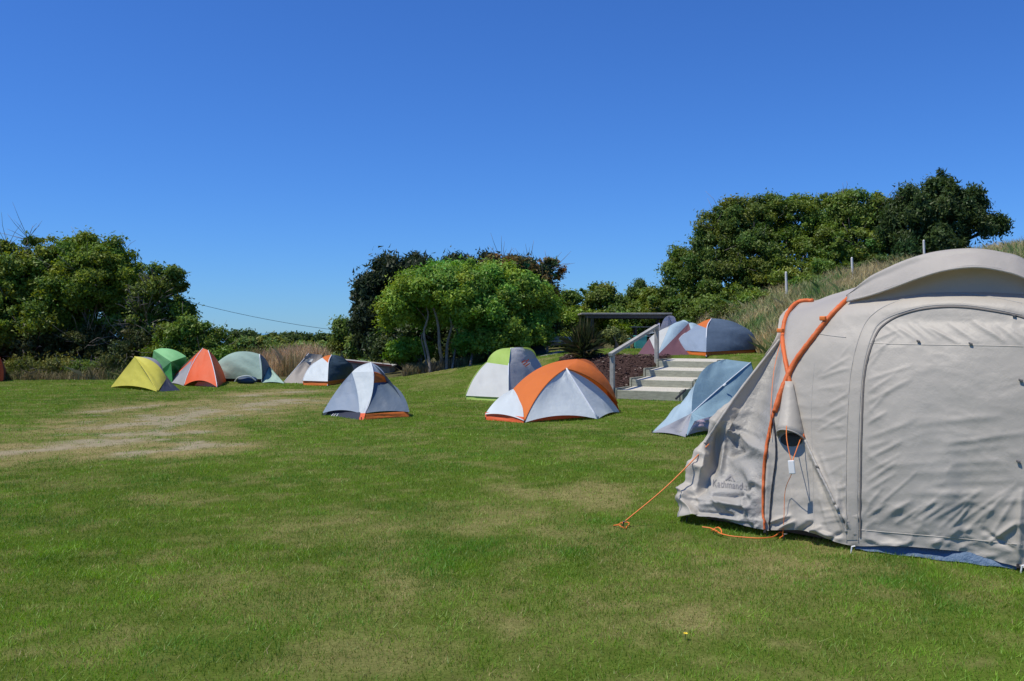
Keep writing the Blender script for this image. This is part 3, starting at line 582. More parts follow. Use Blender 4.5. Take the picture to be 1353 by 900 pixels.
# orange and white dome with vestibule
t = Tent('dome_tent', 'orange and white dome tent with white vestibule in front of the mulch bed', (730, 552)); s_ = t
t.p(L=(641, 555), Fr=(692, 559), Sk=(790, 554), R=(819, 545), hub=(678, 514, 17.6), A=(748, 487, 17.5), Rt=(762, 475, 18.3), Rs=(816, 533, 18.3), BL=(665, 545), BR=(805, 537))
t.quad('fly_panel', 'orange', 'Fr', 'A', 'Rt', 'hub', ab=(-.06, 0, .10), dc=(-.06, 0, .14), ad=(.03, 0, .05))
t.tri('fly_panel', 'orange', 'A', 'Rs', 'Rt', ab=(.08, 0, .09), bc=(.11, 0, .14))
t.tri('end_panel', 'cool', t.g('L') + Vector((0, 0, .10)), t.g('Fr') + Vector((0, 0, .04)), 'hub', ac=(-.03, 0, .05), bc=(.05, 0, .04), ab=up(.05), sag=-.03)
t.quad('tub_floor', 'red_orange', 'L', 'Fr', t.g('Fr') + Vector((0, .05, .10)), t.g('L') + Vector((0, .05, .14)), n=8)
t.tri('vestibule_panel', 'cool', 'Fr', 'Sk', 'A', ab=up(.10), ac=(-.06, -.02, .09), sag=-.05)
t.tri('vestibule_panel', 'cool', 'Sk', 'R', 'A', ab=up(.05), bc=(.08, 0, .08), sag=-.05)
t.quad('tub_floor', 'red_orange', t.g('Fr') + Vector((0, .10, 0)), t.g('Sk') + Vector((-.2, .4, 0)), t.g('Sk') + Vector((-.2, .5, .10)), t.g('Fr') + Vector((0, .2, .11)), n=8)
t.quad('back_panel', 'orange', 'BL', 'BR', 'Rt', 'hub', bc=(.1, .1, .3), dc=(-.06, 0, .14), sag=-.05)
t.tri('end_panel', 'cool', 'BL', 'L', 'hub'); t.tri('end_panel', 'orange', 'R', 'BR', 'Rt', ac=(.1, 0, .13), bc=(.1, .1, .3))
t.line('seam', SEAM, ['Sk', 'A'], .022); t.line('pole_sleeve', FAB['orange'], ['Fr', 'A'], .014, (-.06, -.01, .10)); t.line('pole_sleeve', FAB['orange'], ['A', 'Rs'], .014, (.08, -.02, .09))
for q in ('L', 'Fr', 'Sk', 'R'): t.peg(q)
# lime and white dome
t = Tent('dome_tent', 'white dome tent with lime-green roof behind the orange and white tent', (668, 526))
t.p(A=(615, 528), B=(672, 531), D=(724, 520), E=(668, 516), ls=(643, 479, 22.9), tp=(675, 460, 23.0), rs=(709, 473, 23.6), md=(672, 483, 22.3), bl=(655,476,24.2), br=(700,474,24.4))
t.quad('door_panel', 'white', t.g('A') + Vector((0, 0, .09)), t.g('B') + Vector((0, 0, .09)), 'md', 'ls', ad=(-.03, 0, .07), sag=-.03, rough=.03)
t.quad('tub_floor', 'lime', 'A', 'B', t.g('B') + Vector((0, .04, .11)), t.g('A') + Vector((0, .04, .11)), n=8)
t.tri('roof_panel', 'lime', 'ls', 'md', 'tp', ac=(-.08, 0, .10), bc=(0, -.05, .03))
t.quad('side_panel', 'light_grey', 'B', 'D', 'rs', 'md', bc=(.05, 0, .08), sag=-.03); t.tri('side_panel', 'light_grey', 'md', 'rs', 'tp', bc=(.10, 0, .11))
t.tri('roof_panel', 'lime', t.g('rs') + Vector((-.13, .02, .10)), t.g('rs') + Vector((.0, .05, -.08)), t.g('tp') + Vector((.28, .1, .02)), bc=(.09, 0, .10))
t.tri('roof_panel', 'lime', 'rs', 'bl', 'tp', bc=(0, 0, .1), ac=(.10, 0, .1)); t.quad('side_panel', 'white', 'E', 'A', 'ls', 'bl'); t.tri('roof_panel', 'lime', 'bl', 'ls', 'tp', bc=(-.08, 0, .1))
t.quad('side_panel', 'white', 'D', 'E', 'bl', 'rs')
t.line('seam', SEAM, ['B', 'md', 'tp'], .013); t.line('pole_sleeve', FAB['lime'], [t.g('A') + Vector((0, 0, .1)), 'ls'], .012, (-.03, 0, .07))
mk = MB()
for i, (a, b, c, d) in enumerate([(688, 481, 694, 477), (690, 484, 697, 479), (694, 485, 700, 481), (695, 478, 699, 476)]):
    u0, u1 = at(a, b, 22.85), at(c, d, 22.95); mk.add([u0, u1, u1 + Vector((0, 0, .03)), u0 + Vector((0, 0, .03))], [(0, 1, 2, 3)])
mk.build('printed_mark', FAB['red_orange'], t.root)
t.peg('A'); t.peg('B')

# slate tents of one design: pale door side, slate side, orange vent and orange tub floor
def slate_tent(label, base, A, B, D, sh, vt, tp, rs, bl, br, dark, light, group, tub=6):
    t = Tent('dome_tent', label, base, group); t.p(A=A, B=B, D=D, sh=sh, vt=vt, tp=tp, rs=rs, bl=bl, br=br)
    s = t.g('B').y / F; tz = Vector((0, 0, tub * s)); w_ = (t.g('D') - t.g('A')).length
    t.quad('door_panel', light, t.g('A') + tz, t.g('B') + tz, 'vt', 'sh', ad=(-.03, 0, .06), sag=-.02, rough=.03)
    t.P['vm'] = t.g('sh').lerp(t.g('tp'), .48) + Vector((-.02, 0, .035)); t.tri('door_panel', light, 'sh', 'vt', 'vm', n=8, rough=0); t.tri('vent_panel', 'orange', 'vm', 'vt', 'tp', ac=(-.01, 0, .02), n=8)
    t.quad('side_panel', dark, t.g('B') + tz, t.g('D') + tz * .8, 'rs', 'vt', bc=(.03 * w_, 0, .03 * w_), sag=.01, rough=.02); t.tri('side_panel', dark, 'vt', 'rs', 'tp', bc=(.01 * w_, 0, .025 * w_))
    t.quad('tub_floor', 'orange', 'A', 'B', t.g('B') + tz * 1.05 + Vector((0, .05, 0)), t.g('A') + tz * 1.05 + Vector((0, .05, 0)), n=8)
    t.quad('tub_floor', 'orange', 'B', 'D', t.g('D') + tz * .9 + Vector((-.04, .05, 0)), t.g('B') + tz * 1.05 + Vector((0, .05, 0)), n=8)
    t.quad('back_panel', light, 'bl', 'A', 'sh', 'sh', sag=.02); t.tri('back_panel', dark, 'bl', 'sh', 'tp'); t.tri('back_panel', light, 'br', 'bl', 'tp'); t.tri('back_panel', dark, 'D', 'br', 'rs'); t.tri('back_panel', dark, 'br', 'tp', 'rs', ac=(.05, 0, .05))
    t.line('seam', SEAM, [t.g('B') + Vector((0, -.02, 0)), 'vt', 'tp'], .016); t.line('pole_sleeve', SEAM, [t.g('A') + tz, 'sh'], .010, (-.03, 0, .06))
    for q in 'ABD': t.peg(q)
    return t
slate_tent('slate-blue dome tent with orange vent on the upper lawn by the bank', (945, 468), (891, 468), (933, 471), (1002, 466), (906, 440, 27.0), (934, 434, 26.6), (940, 421, 27.6), (983, 432, 27.7), (925, 464), (985, 462), 'slate', 'blue_grey', 'slate dome tents with orange floors')
slate_tent('slate and silver dome tent with orange vent between taupe tent and low shed', (435, 507), (400, 509), (433, 510), (467, 503), (416, 479, 28.9), (434, 480, 28.5), (438, 469, 29.2), (460, 478, 29.6), (415, 504), (458, 501), 'deep_slate', 'cool', 'slate dome tents with orange floors')
# small blue-grey tent alone on the lawn
t = Tent('dome_tent', 'small blue-grey dome tent with white stripe alone on the open lawn', (485, 551))
t.p(L=(426, 549), Fr=(477, 555), R=(541, 551), B=(468, 541), Br=(520, 542), ls=(465, 492, 18.0), tp=(490, 479, 18.2), fr=(493, 491, 17.8), m1=(475, 546, 17.35), m2=(483, 546, 17.3), vr=(513, 505, 18.1), vl=(493, 506, 17.7), rs=(512, 503, 18.2))
t.tri('side_panel', 'blue_grey', t.g('L') + Vector((0, 0, .04)), 'm1', 'ls', ab=up(.06), ac=(-.02, 0, .03), bc=(.03, 0, 0), sag=-.04)
t.quad('stripe_panel', 'cool', 'm1', 'm2', 'fr', 'ls', bc=(.06, 0, .02), ad=(.03, 0, 0)); t.tri('stripe_panel', 'cool', 'ls', 'fr', 'tp', ac=(-.02, 0, .03))
t.tri('vent_panel', 'orange', 'vl', 'vr', 'fr', bc=(.03, 0, .04)); t.tri('roof_panel', 'blue_grey', 'fr', 'vr', 'tp', bc=(.04, 0, .05))
t.quad('side_panel', 'slate', 'm2', t.g('R') + Vector((0, 0, .09)), 'vr', 'vl', ad=(.04, 0, .0), bc=(.06, 0, .07), ab=up(.03), sag=-.02)
t.quad('tub_floor', 'orange', t.g('Fr') + Vector((.07, .03, 0)), 'R', t.g('R') + Vector((-.03, .05, .10)), t.g('Fr') + Vector((.07, .08, .10)), n=8)
t.quad('corner_patch', 'red_orange', t.g('Fr') + Vector((-.03, -.02, 0)), t.g('Fr') + Vector((.05, -.02, 0)), 'm2', 'm1', n=5, rough=0)
t.quad('tub_floor', 'navy', t.g('L') + Vector((.05, .06, 0)), t.g('Fr') + Vector((-.03, .03, 0)), t.g('m1') + Vector((0, .08, .03)), t.g('L') + Vector((.12, .12, .13)), n=8)
t.quad('back_panel', 'blue_grey', 'B', 'L', 'ls', 'tp'); t.tri('back_panel', 'cool', 'Br', 'B', 'tp'); t.tri('back_panel', 'slate', 'R', 'Br', 'tp', ac=(.05, 0, .1))
mk = MB()
for a, b, c, d in [(437, 550, 440, 547), (440, 550, 443, 547), (442, 547, 446, 547), (444, 550, 446, 547)]:
    u0, u1 = at(a, b, 17.30), at(c, d, 17.32); mk.add([u0, u1, u1 + Vector((.02, 0, .012)), u0 + Vector((.02, 0, .012))], [(0, 1, 2, 3)])
mk.build('printed_mark', M['white_plastic'], t.root)
t.line('seam', SEAM, ['m2', 'vl', 'fr', 'tp'], .011)
for q in ('L', 'Fr', 'R'): t.peg(q)
# sagging blue-grey tent beside the steps
t = Tent('ridge_tent', 'sagging pale blue tent with slack fly between the steps and the big tent', (915, 570))
t.p(a=(861, 572), b=(906, 578), c=(950, 572), e=(1010, 556), k=(897, 546), f=(925, 530), g=(1000, 520), M=(914, 546, 15.5), TL=(960, 475, 17.2), TR=(992, 479, 17.2), w=(890,556))
t.tri('fly_panel', 'pale_blue', 'M', 'TR', 'TL', ac=(-.19, -.1, .20), ab=(.0, 0, .02), sag=-.03, rough=.02)
t.quad('fly_panel', 'sky_blue', 'a', 'M', 'TL', 'f', dc=(0, 0, .0), bc=(-.19, -.1, .20), ab=(0, 0, -.04), ad=(-.02, -.1, .12), sag=.03, rough=.05)
t.quad('fly_panel', 'pale_blue', t.g('c') + Vector((-.1, 0, .2)), t.g('e') + Vector((0, 0, .15)), 'TR', 'M', sag=-.06, rough=.04)
t.tri('hem_panel', 'grey', 'a', 'b', 'M', ab=up(.03), sag=-.08, rough=.05); t.tri('hem_panel', 'pale_blue', 'b', t.g('c') + Vector((-.1, 0, .2)), 'M', ab=up(.08), sag=-.04)
t.quad('inner_panel', 'pink_white', t.g('b') + Vector((.03, .06, .02)), t.g('c') + Vector((0, .1, .0)), t.g('c') + Vector((-.08, .12, .25)), t.g('b') + Vector((.18, .25, .22)), ab=up(.04), sag=.03, rough=.05, n=12)
t.quad('back_panel', 'green', 'e', 'g', t.g('TR') + Vector((.02, .02, 0)), 'TR', sag=.0); t.quad('back_panel', 'pale_blue', 'g', 'f', 'TL', 'TR')
t.line('ridge_seam', SEAM, ['M', 'TR'], .010, (0, -.01, .02)); t.line('strap', FAB['black'], [(at(893, 527, 16.2)), at(906, 515, 16.4)], .02)
MB().tube([at(956, 510, 16.2), at(959, 507, 16.2)], .018, 6).build('toggle', M['white_plastic'], t.root); t.peg('a'); t.peg('b')

# tents along the far left edge of the lawn
gF = 'tents along the far edge of the lawn'
t = Tent('ridge_tent', 'yellow ridge tent with dark wedge at its right end', (190, 512), gF)
t.p(L=(146, 512), Fr=(208, 518), R=(238, 516), B=(170, 506), ap=(178, 471, 26.2), rs=(220, 500, 26.0), gt=(196, 472, 27.0), gb=(215, 490, 27.0), Br=(228, 507))
t.tri('fly_panel', 'yellow', 'L', 'Fr', 'ap', ab=up(.10), sag=-.03); t.tri('fly_panel', 'yellow', 'Fr', 'rs', 'ap', bc=(.10, 0, .14), ac=(.02, -.02, .03), sag=-.02)
t.quad('roof_panel', 'grey', 'rs', 'gb', 'gt', 'ap', ad=(.10, 0, .14), bc=(.08, 0, .07)); t.tri('end_panel', 'navy', t.g('Fr') + Vector((.03, .04, 0)), 'R', 'rs', sag=-.02)
t.tri('back_panel', 'navy', 'R', 'Br', 'rs'); t.quad('back_panel', 'grey', 'Br', 'B', 'gt', 'gb'); t.tri('back_panel', 'yellow', 'B', 'L', 'ap'); t.tri('back_panel', 'yellow', 'B', 'ap', 'gt')
t.line('seam', FAB['yellow'], ['Fr', 'ap'], .012, (.02, -.02, .03)); t.peg('L'); t.peg('Fr')
t = Tent('tarp_tent', 'bright green tent half hidden behind the yellow tent', (222, 504), gF)
t.p(L=(196, 504), Fr=(228, 507), R=(250, 503), B=(215, 499), tl=(203, 463, 29.4), tr=(246, 471, 29.2), lo=(226, 478, 28.6), tb=(215, 461, 30.2))
t.quad('roof_panel', 'light_green', 'lo', 'tr', 'tb', 'tl', dc=(.1, 0, .05), sag=-.02, rough=.04); t.tri('roof_panel', 'light_green', 'lo', 'tr', 'tl', bc=(0, 0, .14), sag=.02)
t.tri('side_panel', 'green', 'L', 'Fr', 'lo', sag=-.04); t.tri('side_panel', 'green', 'Fr', 'R', 'lo', sag=-.05, rough=.05); t.tri('side_panel', 'green', 'R', 'tr', 'lo', sag=-.05); t.tri('side_panel', 'light_green', 'L', 'lo', 'tl'); t.quad('back_panel', 'green', 'R', 'B', 'tb', 'tr'); t.quad('back_panel', 'green', 'B', 'L', 'tl', 'tb')
t = Tent('peaked_tent', 'tall red-orange peaked tent with grey side flap', (262, 508), gF)
t.p(L=(221, 506), a=(243, 510), b=(287, 512), R=(299, 504), ap=(268, 460, 28.3), ar=(275, 463, 28.2), B=(255, 500), lm=(254, 476, 28.2))
t.tri('side_flap', 'grey', 'L', 'a', 'lm', ab=up(.03), sag=-.04); t.quad('front_panel', 'red_orange', 'a', 'b', 'ar', 'ap', ab=up(.18), ad=(-.06, 0, .02), bc=(.03, 0, .02), sag=-.02, rough=.02)
t.tri('front_panel', 'red_orange', 'a', 'lm', 'ap', ac=(-.06, 0, .02)); t.tri('side_panel', 'red_orange', 'b', 'R', 'ar', bc=(.05, 0, .10), sag=-.04)
t.tri('back_panel', 'red_orange', 'R', 'B', 'ap'); t.tri('back_panel', 'grey', 'B', 'L', 'ap', bc=(-.02, 0, .03)); t.tri('back_panel', 'red_orange', 'L', 'lm', 'ap')
t.quad('inner_wall', 'white', t.g('a') + Vector((.25, .15, 0)), t.g('b') + Vector((-.05, .15, 0)), t.g('b') + Vector((-.05, .2, .13)), t.g('a') + Vector((.35, .2, .12)), n=6)
t.line('seam', SEAM, ['b', 'ar'], .012, (.03, -.01, .02)); t.line('seam', SEAM, ['a', 'ap'], .012, (-.06, -.01, .02)); t.peg('a'); t.peg('b'); t.peg('L')
t = Tent('tunnel_tent', 'pale green tunnel tent with drooping vestibule right of the red-orange tent', (325, 505), gF)
t.p(L=(285, 504), a=(346, 506), R=(376, 507), B=(300, 498), Bk=(355, 498), l1=(288, 479, 30.4), tp=(318, 467, 30.2), ts=(343, 468, 29.6), ds=(356, 484, 30.2), bt=(330, 468, 31.0), vb=(352, 505))
tz = Vector((0, 0, .12))
t.quad('fly_panel', 'pale_green', t.g('L') + tz * .8, t.g('a') + tz, 'ts', 'l1', dc=(-.08, 0, .20), ad=(-.1, 0, .1), bc=(.03, 0, 0), sag=.06, rough=.03)
t.quad('tub_floor', 'black', t.g('L') + Vector((.1, .1, 0)), t.g('a') + Vector((0, .1, 0)), t.g('a') + tz + Vector((0, .1, .02)), t.g('L') + tz + Vector((.1, .1, 0)), n=6)
t.tri('end_panel', 'deep_slate', 'a', 'vb', 'ts', n=8); t.tri('end_panel', 'slate', 'vb', 'ds', 'ts', bc=(.03, 0, .04)); t.tri('vestibule_panel', 'pale_green', 'a', 'R', t.g('ds'), ab=up(.04), sag=-.05, rough=.04); t.tri('vestibule_panel', 'pale_green', 'R', 'Bk', 'ds', sag=-.04)
t.quad('back_panel', 'pale_green', 'Bk', 'B', 'bt', 'ds', sag=.0); t.tri('back_panel', 'pale_green', 'B', 'L', 'l1'); t.quad('roof_panel', 'pale_green', 'l1', 'ts', 'ds', 'bt', ab=(-.08, 0, .20), ad=(-.05, 0, .1)); t.tri('back_panel', 'pale_green', 'B', 'l1', 'bt', bc=(-.05, 0, .1))
t.line('seam', SEAM, ['a', 'ts'], .014); t.peg('a'); t.peg('R')
bg_ = G(326, 507); bp_ = thing('dry_bag', 'crumpled dark blue bag lying against the pale green tent', 'bag', bg_)
n_ = 22; th, ph = np.meshgrid(np.linspace(0, 2 * np.pi, n_), np.linspace(-.5 * np.pi, .5 * np.pi, 12))
rr = 1 + .35 * (fbm(th * 1.6, ph * 2 + 4, 77, 3) - .5); Pm = np.stack([bg_.x + .33 * rr * np.cos(ph) * np.cos(th), bg_.y + .17 * rr * np.cos(ph) * np.sin(th), bg_.z + .11 + .12 * rr * np.sin(ph)], -1)
Pm[:, -1] = Pm[:, 0]; FAB['bag'] = fabric('fabric_bag', (.03, .07, .14), .05); MB().grid(Pm).build('sack', FAB['bag'], bp_, smooth=True)
MB().tube(cr([bg_ + Vector((-.36, -.02, .06)), bg_ + Vector((-.2, -.17, .2)), bg_ + Vector((.1, -.15, .24)), bg_ + Vector((.3, -.1, .1))], 14), .02, 6).build('strap', FAB['cool'], bp_)
t = Tent('ridge_tent', 'taupe ridge tent with white panel at its peak', (395, 504), gF)
t.p(L=(374, 506), a=(412, 507), R=(440, 501), B=(400, 498), ap=(408, 467, 30.3), ar=(426, 469, 30.8), wl=(402, 479, 30.0), wr=(413, 474, 30.0), kl=(400, 476, 30.2))
t.quad('fly_panel', 'taupe', 'L', 'a', 'ar', 'ap', sag=-.04, rough=.04); t.tri('fly_panel', 'taupe', 'a', 'R', 'ar'); t.tri('back_panel', 'taupe', 'R', 'B', 'ar'); t.tri('back_panel', 'taupe', 'B', 'ap', 'ar'); t.tri('back_panel', 'taupe', 'B', 'L', 'ap')
t.quad('peak_panel', 'white', 'wl', at(412, 478, 29.75), at(414, 474, 29.8), at(404, 475, 29.85), n=6, rough=0); t.tri('peak_flap', 'navy', 'kl', at(404, 472, 30.0), t.g('ap') + Vector((-.03, -.1, .01)), n=6)
t.line('seam', SEAM, ['L', 'ap'], .01); t.peg('L'); t.peg('a')
t = Tent('peaked_tent', 'orange tent cut off by the left edge of the picture', (-30, 502))
t.p(a=(-60, 508), b=(4, 504), R=(9, 500), B=(-30, 494), ap=(-24, 445, 30.2), s1=(1, 474, 30.4))
t.quad('front_panel', 'red_orange', 'a', 'b', 's1', 'ap', bc=(.05, 0, 0), dc=(.05, 0, .1)); t.tri('side_panel', 'maroon', 'b', 'R', 's1', bc=(.05, 0, .02)); t.quad('back_panel', 'red_orange', 'R', 'B', 'ap', 's1'); t.tri('back_panel', 'red_orange', 'B', 'a', 'ap'); t.peg('b')
# terrace tents
t = Tent('peaked_tent', 'white and maroon tent on the upper lawn left of the slate tent', (885, 467))
t.p(L=(843, 468), a=(868, 470), b=(921, 469), B=(885, 463), Br=(915,463), ap=(910, 427, 28.0), ww=(884, 432, 27.6), w2=(858, 447, 28.0), rt=(926, 433, 28.0), lt=(862, 440, 28.4), bt=(900,424,28.9))
t.tri('side_panel', 'maroon', 'a', 'b', 'ap', sag=-.03); t.tri('side_panel', 'maroon', 'b', t.g('b') + Vector((.02, .4, .1)), 'ap'); t.tri('fly_panel', 'sky_blue', 'a', 'ap', 'ww', bc=(.0, 0, .1), sag=.02)
t.tri('fly_panel', 'white', t.g('a') + Vector((0, -.02, 0)), 'ww', 'w2', bc=(0, 0, .05)); t.tri('side_panel', 'maroon', 'L', 'a', 'w2', sag=-.02)
t.tri('fly_panel', 'sky_blue', 'ww', 'ap', 'bt', bc=(0, 0, .05)); t.tri('fly_panel', 'sky_blue', t.g('b') + Vector((.02, .4, .1)), 'rt', 'ap', bc=(0, 0, .06)); t.quad('fly_panel', 'sky_blue', 'Br', 'B', 'bt', 'rt', dc=(0, 0, .06)); t.quad('back_panel', 'white', 'B', 'L', 'w2', 'bt', dc=(0,0,.05)); t.tri('fly_panel', 'white', 'w2', 'ww', 'bt')
t.peg('a'); t.peg('b')
t = Tent('dome_tent', 'pale lavender tent peeking out behind the white and maroon tent', (880, 458))
t.p(a=(860, 462), b=(898, 462), B=(880, 458), tp=(884, 417, 30.6), tr=(893, 424, 30.8), tl=(876, 424, 30.6), p1=(862, 434, 30.4), p2=(870, 427, 30.4), p3=(871, 436, 30.3))
t.quad('fly_panel', 'lavender', 'a', 'b', 'tr', 'tl', bc=(.15, 0, 0), sag=.03); t.tri('fly_panel', 'lavender', 'tl', 'tr', 'tp', bc=(.05, 0, .05), ac=(-.02, 0, .03)); t.tri('back_panel', 'lavender', 'b', 'B', 'tp'); t.tri('back_panel', 'lavender', 'B', 'a', 'tp')
t.quad('side_flap', 'lavender', 'p1', 'p3', t.g('p2') + Vector((.05, 0, 0)), 'p2', n=8, rough=.02); t.tri('side_flap', 'white', at(856, 442, 30.2), at(866, 440, 30.2), at(861, 437, 30.2), n=6)
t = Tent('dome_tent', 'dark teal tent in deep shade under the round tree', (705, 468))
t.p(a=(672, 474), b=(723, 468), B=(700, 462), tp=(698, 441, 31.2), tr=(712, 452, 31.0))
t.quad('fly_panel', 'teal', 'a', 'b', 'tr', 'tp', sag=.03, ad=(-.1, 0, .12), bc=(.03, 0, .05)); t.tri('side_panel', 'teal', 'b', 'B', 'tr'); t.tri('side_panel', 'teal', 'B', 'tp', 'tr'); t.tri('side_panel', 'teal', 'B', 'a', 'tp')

# ------------------------------------------------------------------ bench, shelter, picnic table, low shed
bb = G(736, 463); by = 30.6; bn = thing('timber_bench', 'weathered timber bench with two rails left of the spiky plant', 'bench', (at(736, 460, by).x, by, h(at(736, 460, by).x, by)))
zb = bn.location.z
for py in (447, 454.5):
    c = at(736, py, by); MB().box(c, .98, .035 if py < 450 else .09, .10, ).build('backrest_rail', M['timber_grey'], bn, bevel=.006)
for px in (723, 750):
    c = at(px, 450, by + .06); zt = at(px, 445, by).z; MB().box((c.x, c.y, (zt + zb - .1) / 2), .09, .07, zt - zb + .1).build('post', M['timber_grey'], bn, bevel=.006)
c = at(736, 458, by - .25); MB().box((c.x, c.y, zb + .36), .98, .3, .05).build('seat', M['timber_grey'], bn, bevel=.006)
Ys = 34.4; a, b = at(770, 416, Ys), at(886, 418, Ys); sz = h(b.x - .3, Ys)
sh = thing('low_shelter', 'dark flat-roofed timber shelter behind the spiky plant', 'shelter', ((a.x + b.x) / 2, Ys + 1, sz))
MB().box(((a.x + b.x) / 2, Ys + 1.1, a.z + .04), b.x - a.x + .1, 2.4, .06).build('roof', M['timber_grey'], sh, bevel=.01)
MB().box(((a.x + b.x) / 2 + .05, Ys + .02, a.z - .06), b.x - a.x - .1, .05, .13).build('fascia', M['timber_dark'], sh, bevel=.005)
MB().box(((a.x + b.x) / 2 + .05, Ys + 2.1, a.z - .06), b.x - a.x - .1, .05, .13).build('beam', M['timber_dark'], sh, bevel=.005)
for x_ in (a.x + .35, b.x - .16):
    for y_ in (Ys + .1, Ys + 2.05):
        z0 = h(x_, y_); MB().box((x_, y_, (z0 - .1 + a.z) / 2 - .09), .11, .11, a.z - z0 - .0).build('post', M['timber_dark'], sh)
Yt = 35.2; a, b = at(835, 432, Yt), at(872, 432, Yt); z0 = h((a.x + b.x) / 2, Yt)
tb = thing('picnic_table', 'timber picnic table in shade below the shelter roof', 'table', ((a.x + b.x) / 2, Yt, z0))
for i in range(4): MB().box(((a.x + b.x) / 2 + .1, Yt + .17 * i, a.z), b.x - a.x + .3, .155, .04).build('top_plank', M['timber_grey'], tb)
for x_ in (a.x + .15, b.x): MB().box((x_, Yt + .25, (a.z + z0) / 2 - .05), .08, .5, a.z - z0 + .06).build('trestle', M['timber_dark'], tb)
for y_ in (Yt - .45, Yt + .95): MB().box(((a.x + b.x) / 2 + .1, y_, a.z - .34), b.x - a.x + .3, .2, .04).build('bench_plank', M['timber_grey'], tb)
for px, wd_, lb in ((828, .22, 'small turquoise storage box left of the other by the picnic table'), (846, .42, 'larger turquoise storage box beside the picnic table')):
    c = at(px, 452, 34.2); z0 = h(c.x, 34.2); zt = at(px, 445 if wd_ > .3 else 448, 34.2).z
    bx = thing('storage_box', lb, 'box', (c.x, 34.2, z0), 'turquoise boxes by the picnic table')
    MB().box((c.x, 34.2, (z0 + zt) / 2), wd_, .35, zt - z0).build('bin', plain('turquoise_plastic' + str(px), (.05, .33, .28), .4), bx, bevel=.02); MB().box((c.x, 34.2, zt + .02), wd_ + .04, .39, .04).build('lid', plain('turquoise_lid' + str(px), (.10, .42, .38), .4), bx, bevel=.012)
Yh = 35.0; a, b = at(448, 477, Yh), at(515, 484, Yh)
sd_ = thing('low_shed', 'low grey shed with dark red roof trim in front of the dark conifer', 'shed', ((a.x + b.x) / 2, Yh, 0))
MB().add([(a.x, Yh, -.2), (b.x, Yh, -.2), (b.x, Yh, b.z - .05), (a.x, Yh, a.z - .05), (a.x, Yh + 1.5, -.2), (b.x, Yh + 1.5, -.2), (b.x, Yh + 1.5, b.z - .05), (a.x, Yh + 1.5, a.z - .05)],
         [(0, 1, 2, 3), (1, 5, 6, 2), (5, 4, 7, 6), (4, 0, 3, 7)]).build('wall', plain('grey_cladding', (.33, .34, .34), .7, var=.1), sd_)
u = (b - a).normalized(); MB().box((a + b) / 2 + Vector((0, .75, .0)), (b - a).length + .15, 1.65, .05, u, (0, 1, 0), u.cross(Vector((0, 1, 0)))).build('roof', plain('grey_roof', (.40, .40, .39), .6, var=.1), sd_)
MB().box((a + b) / 2 + Vector((0, -.09, .03)), (b - a).length + .17, .03, .06, u, (0, 1, 0), u.cross(Vector((0, 1, 0)))).build('roof_trim', plain('red_trim', (.16, .03, .025), .5, var=.1), sd_)
for i in range(7):
    q = a.lerp(b, (i + .5) / 7); MB().box((q.x, Yh - .012, (q.z - .25) / 2 ), .02, .02, q.z + .12).build('batten', plain('batten%d' % i, (.28, .29, .29), .7), sd_)
yb = G(905, 846); yf = thing('yellow_flower', 'tiny yellow flower in the lawn in front of the big tent', 'flower', yb)
MB().tube([yb, yb + Vector((.003, 0, .03))], .002, 5).build('stalk', plain('stalk', (.1, .2, .04)), yf)
pm = MB()
for i in range(7):
    a_ = i * .9; d = Vector((math.cos(a_), math.sin(a_), .5)) * .014; sdv = Vector((-math.sin(a_), math.cos(a_), 0)) * .006; o = yb + Vector((.003, 0, .03)); pm.add([o, o + d * .6 + sdv, o + d, o + d * .6 - sdv], [(0, 1, 2, 3)])
pm.build('petals', plain('yellow_petal', (.8, .6, .03), .5), yf)

# ------------------------------------------------------------------ the big beige tent
BE = fabric('fabric_beige', (.53, .49, .42), .2, .5, .18, .08, 4.0, .08, 6.0)
BE_T = fabric('fabric_beige_hood', (.63, .59, .53), .42, .5, .2, .06, 4.0, .08)
VENT = fabric('fabric_vent_wall', (.66, .56, .46), .25, .6, .2, .05, 4.0, .05)
BE_D = fabric('fabric_beige_trim', (.43, .405, .36), .05, .6, .10, .08)
OR = fabric('fabric_orange_sleeve', (.74, .17, .045), .08, .55, .2, .1, 9)
T0 = Vector((1.43, 7.8, 0)); UD = Vector((.752, -.660, 0)).normalized(); VD = Vector((.660, .752, 0)).normalized(); UC, VC = 1.98, 1.3
def loc(u, v, z): return T0 + UD * u + VD * v + Vector((0, 0, z))
def to_l(p): d = p - T0; return (d.dot(UD), d.dot(VD), p.z)
def av(px, py, v):
    d = ray(px, py); k = (v - (EYEV - T0).dot(VD)) / d.dot(VD); return EYEV + d * k
def rib(a): return [to_l(av(*q)) for q in a]
R2 = rib([(905, 686, 0), (907, 650, .1), (925, 590, .2), (975, 520, .45), (1027, 448, .74), (1037, 415, .95), (1058, 396, VC)])
R25 = rib([(928, 686, -.03), (929, 652, .06), (952, 590, .29), (993, 520, .52), (1030, 452, .76), (1039, 418, .94), (1059, 396, VC)])
R3 = rib([(957, 687, -.05), (957, 655, .03), (986, 590, .33), (1012, 520, .50), (1034, 455, .68), (1041, 420, .87), (1060, 396, VC)])
R4 = rib([(1012, 702, -.09), (1011, 650, -.05), (1016, 580, .03), (1026, 520, .14), (1036, 460, .38), (1043, 420, .72), (1064, 396, VC)])
R5 = rib([(1064, 707, -.12), (1062, 650, -.05), (1057, 580, .04), (1054, 520, .12), (1056, 460, .27), (1064, 415, .58), (1078, 397, VC)])
R6 = rib([(1122, 727, -.15), (1120, 650, -.12), (1117, 570, -.05), (1114, 500, .05), (1109, 440, .2), (1105, 405, .45), (1104, 388, VC)])
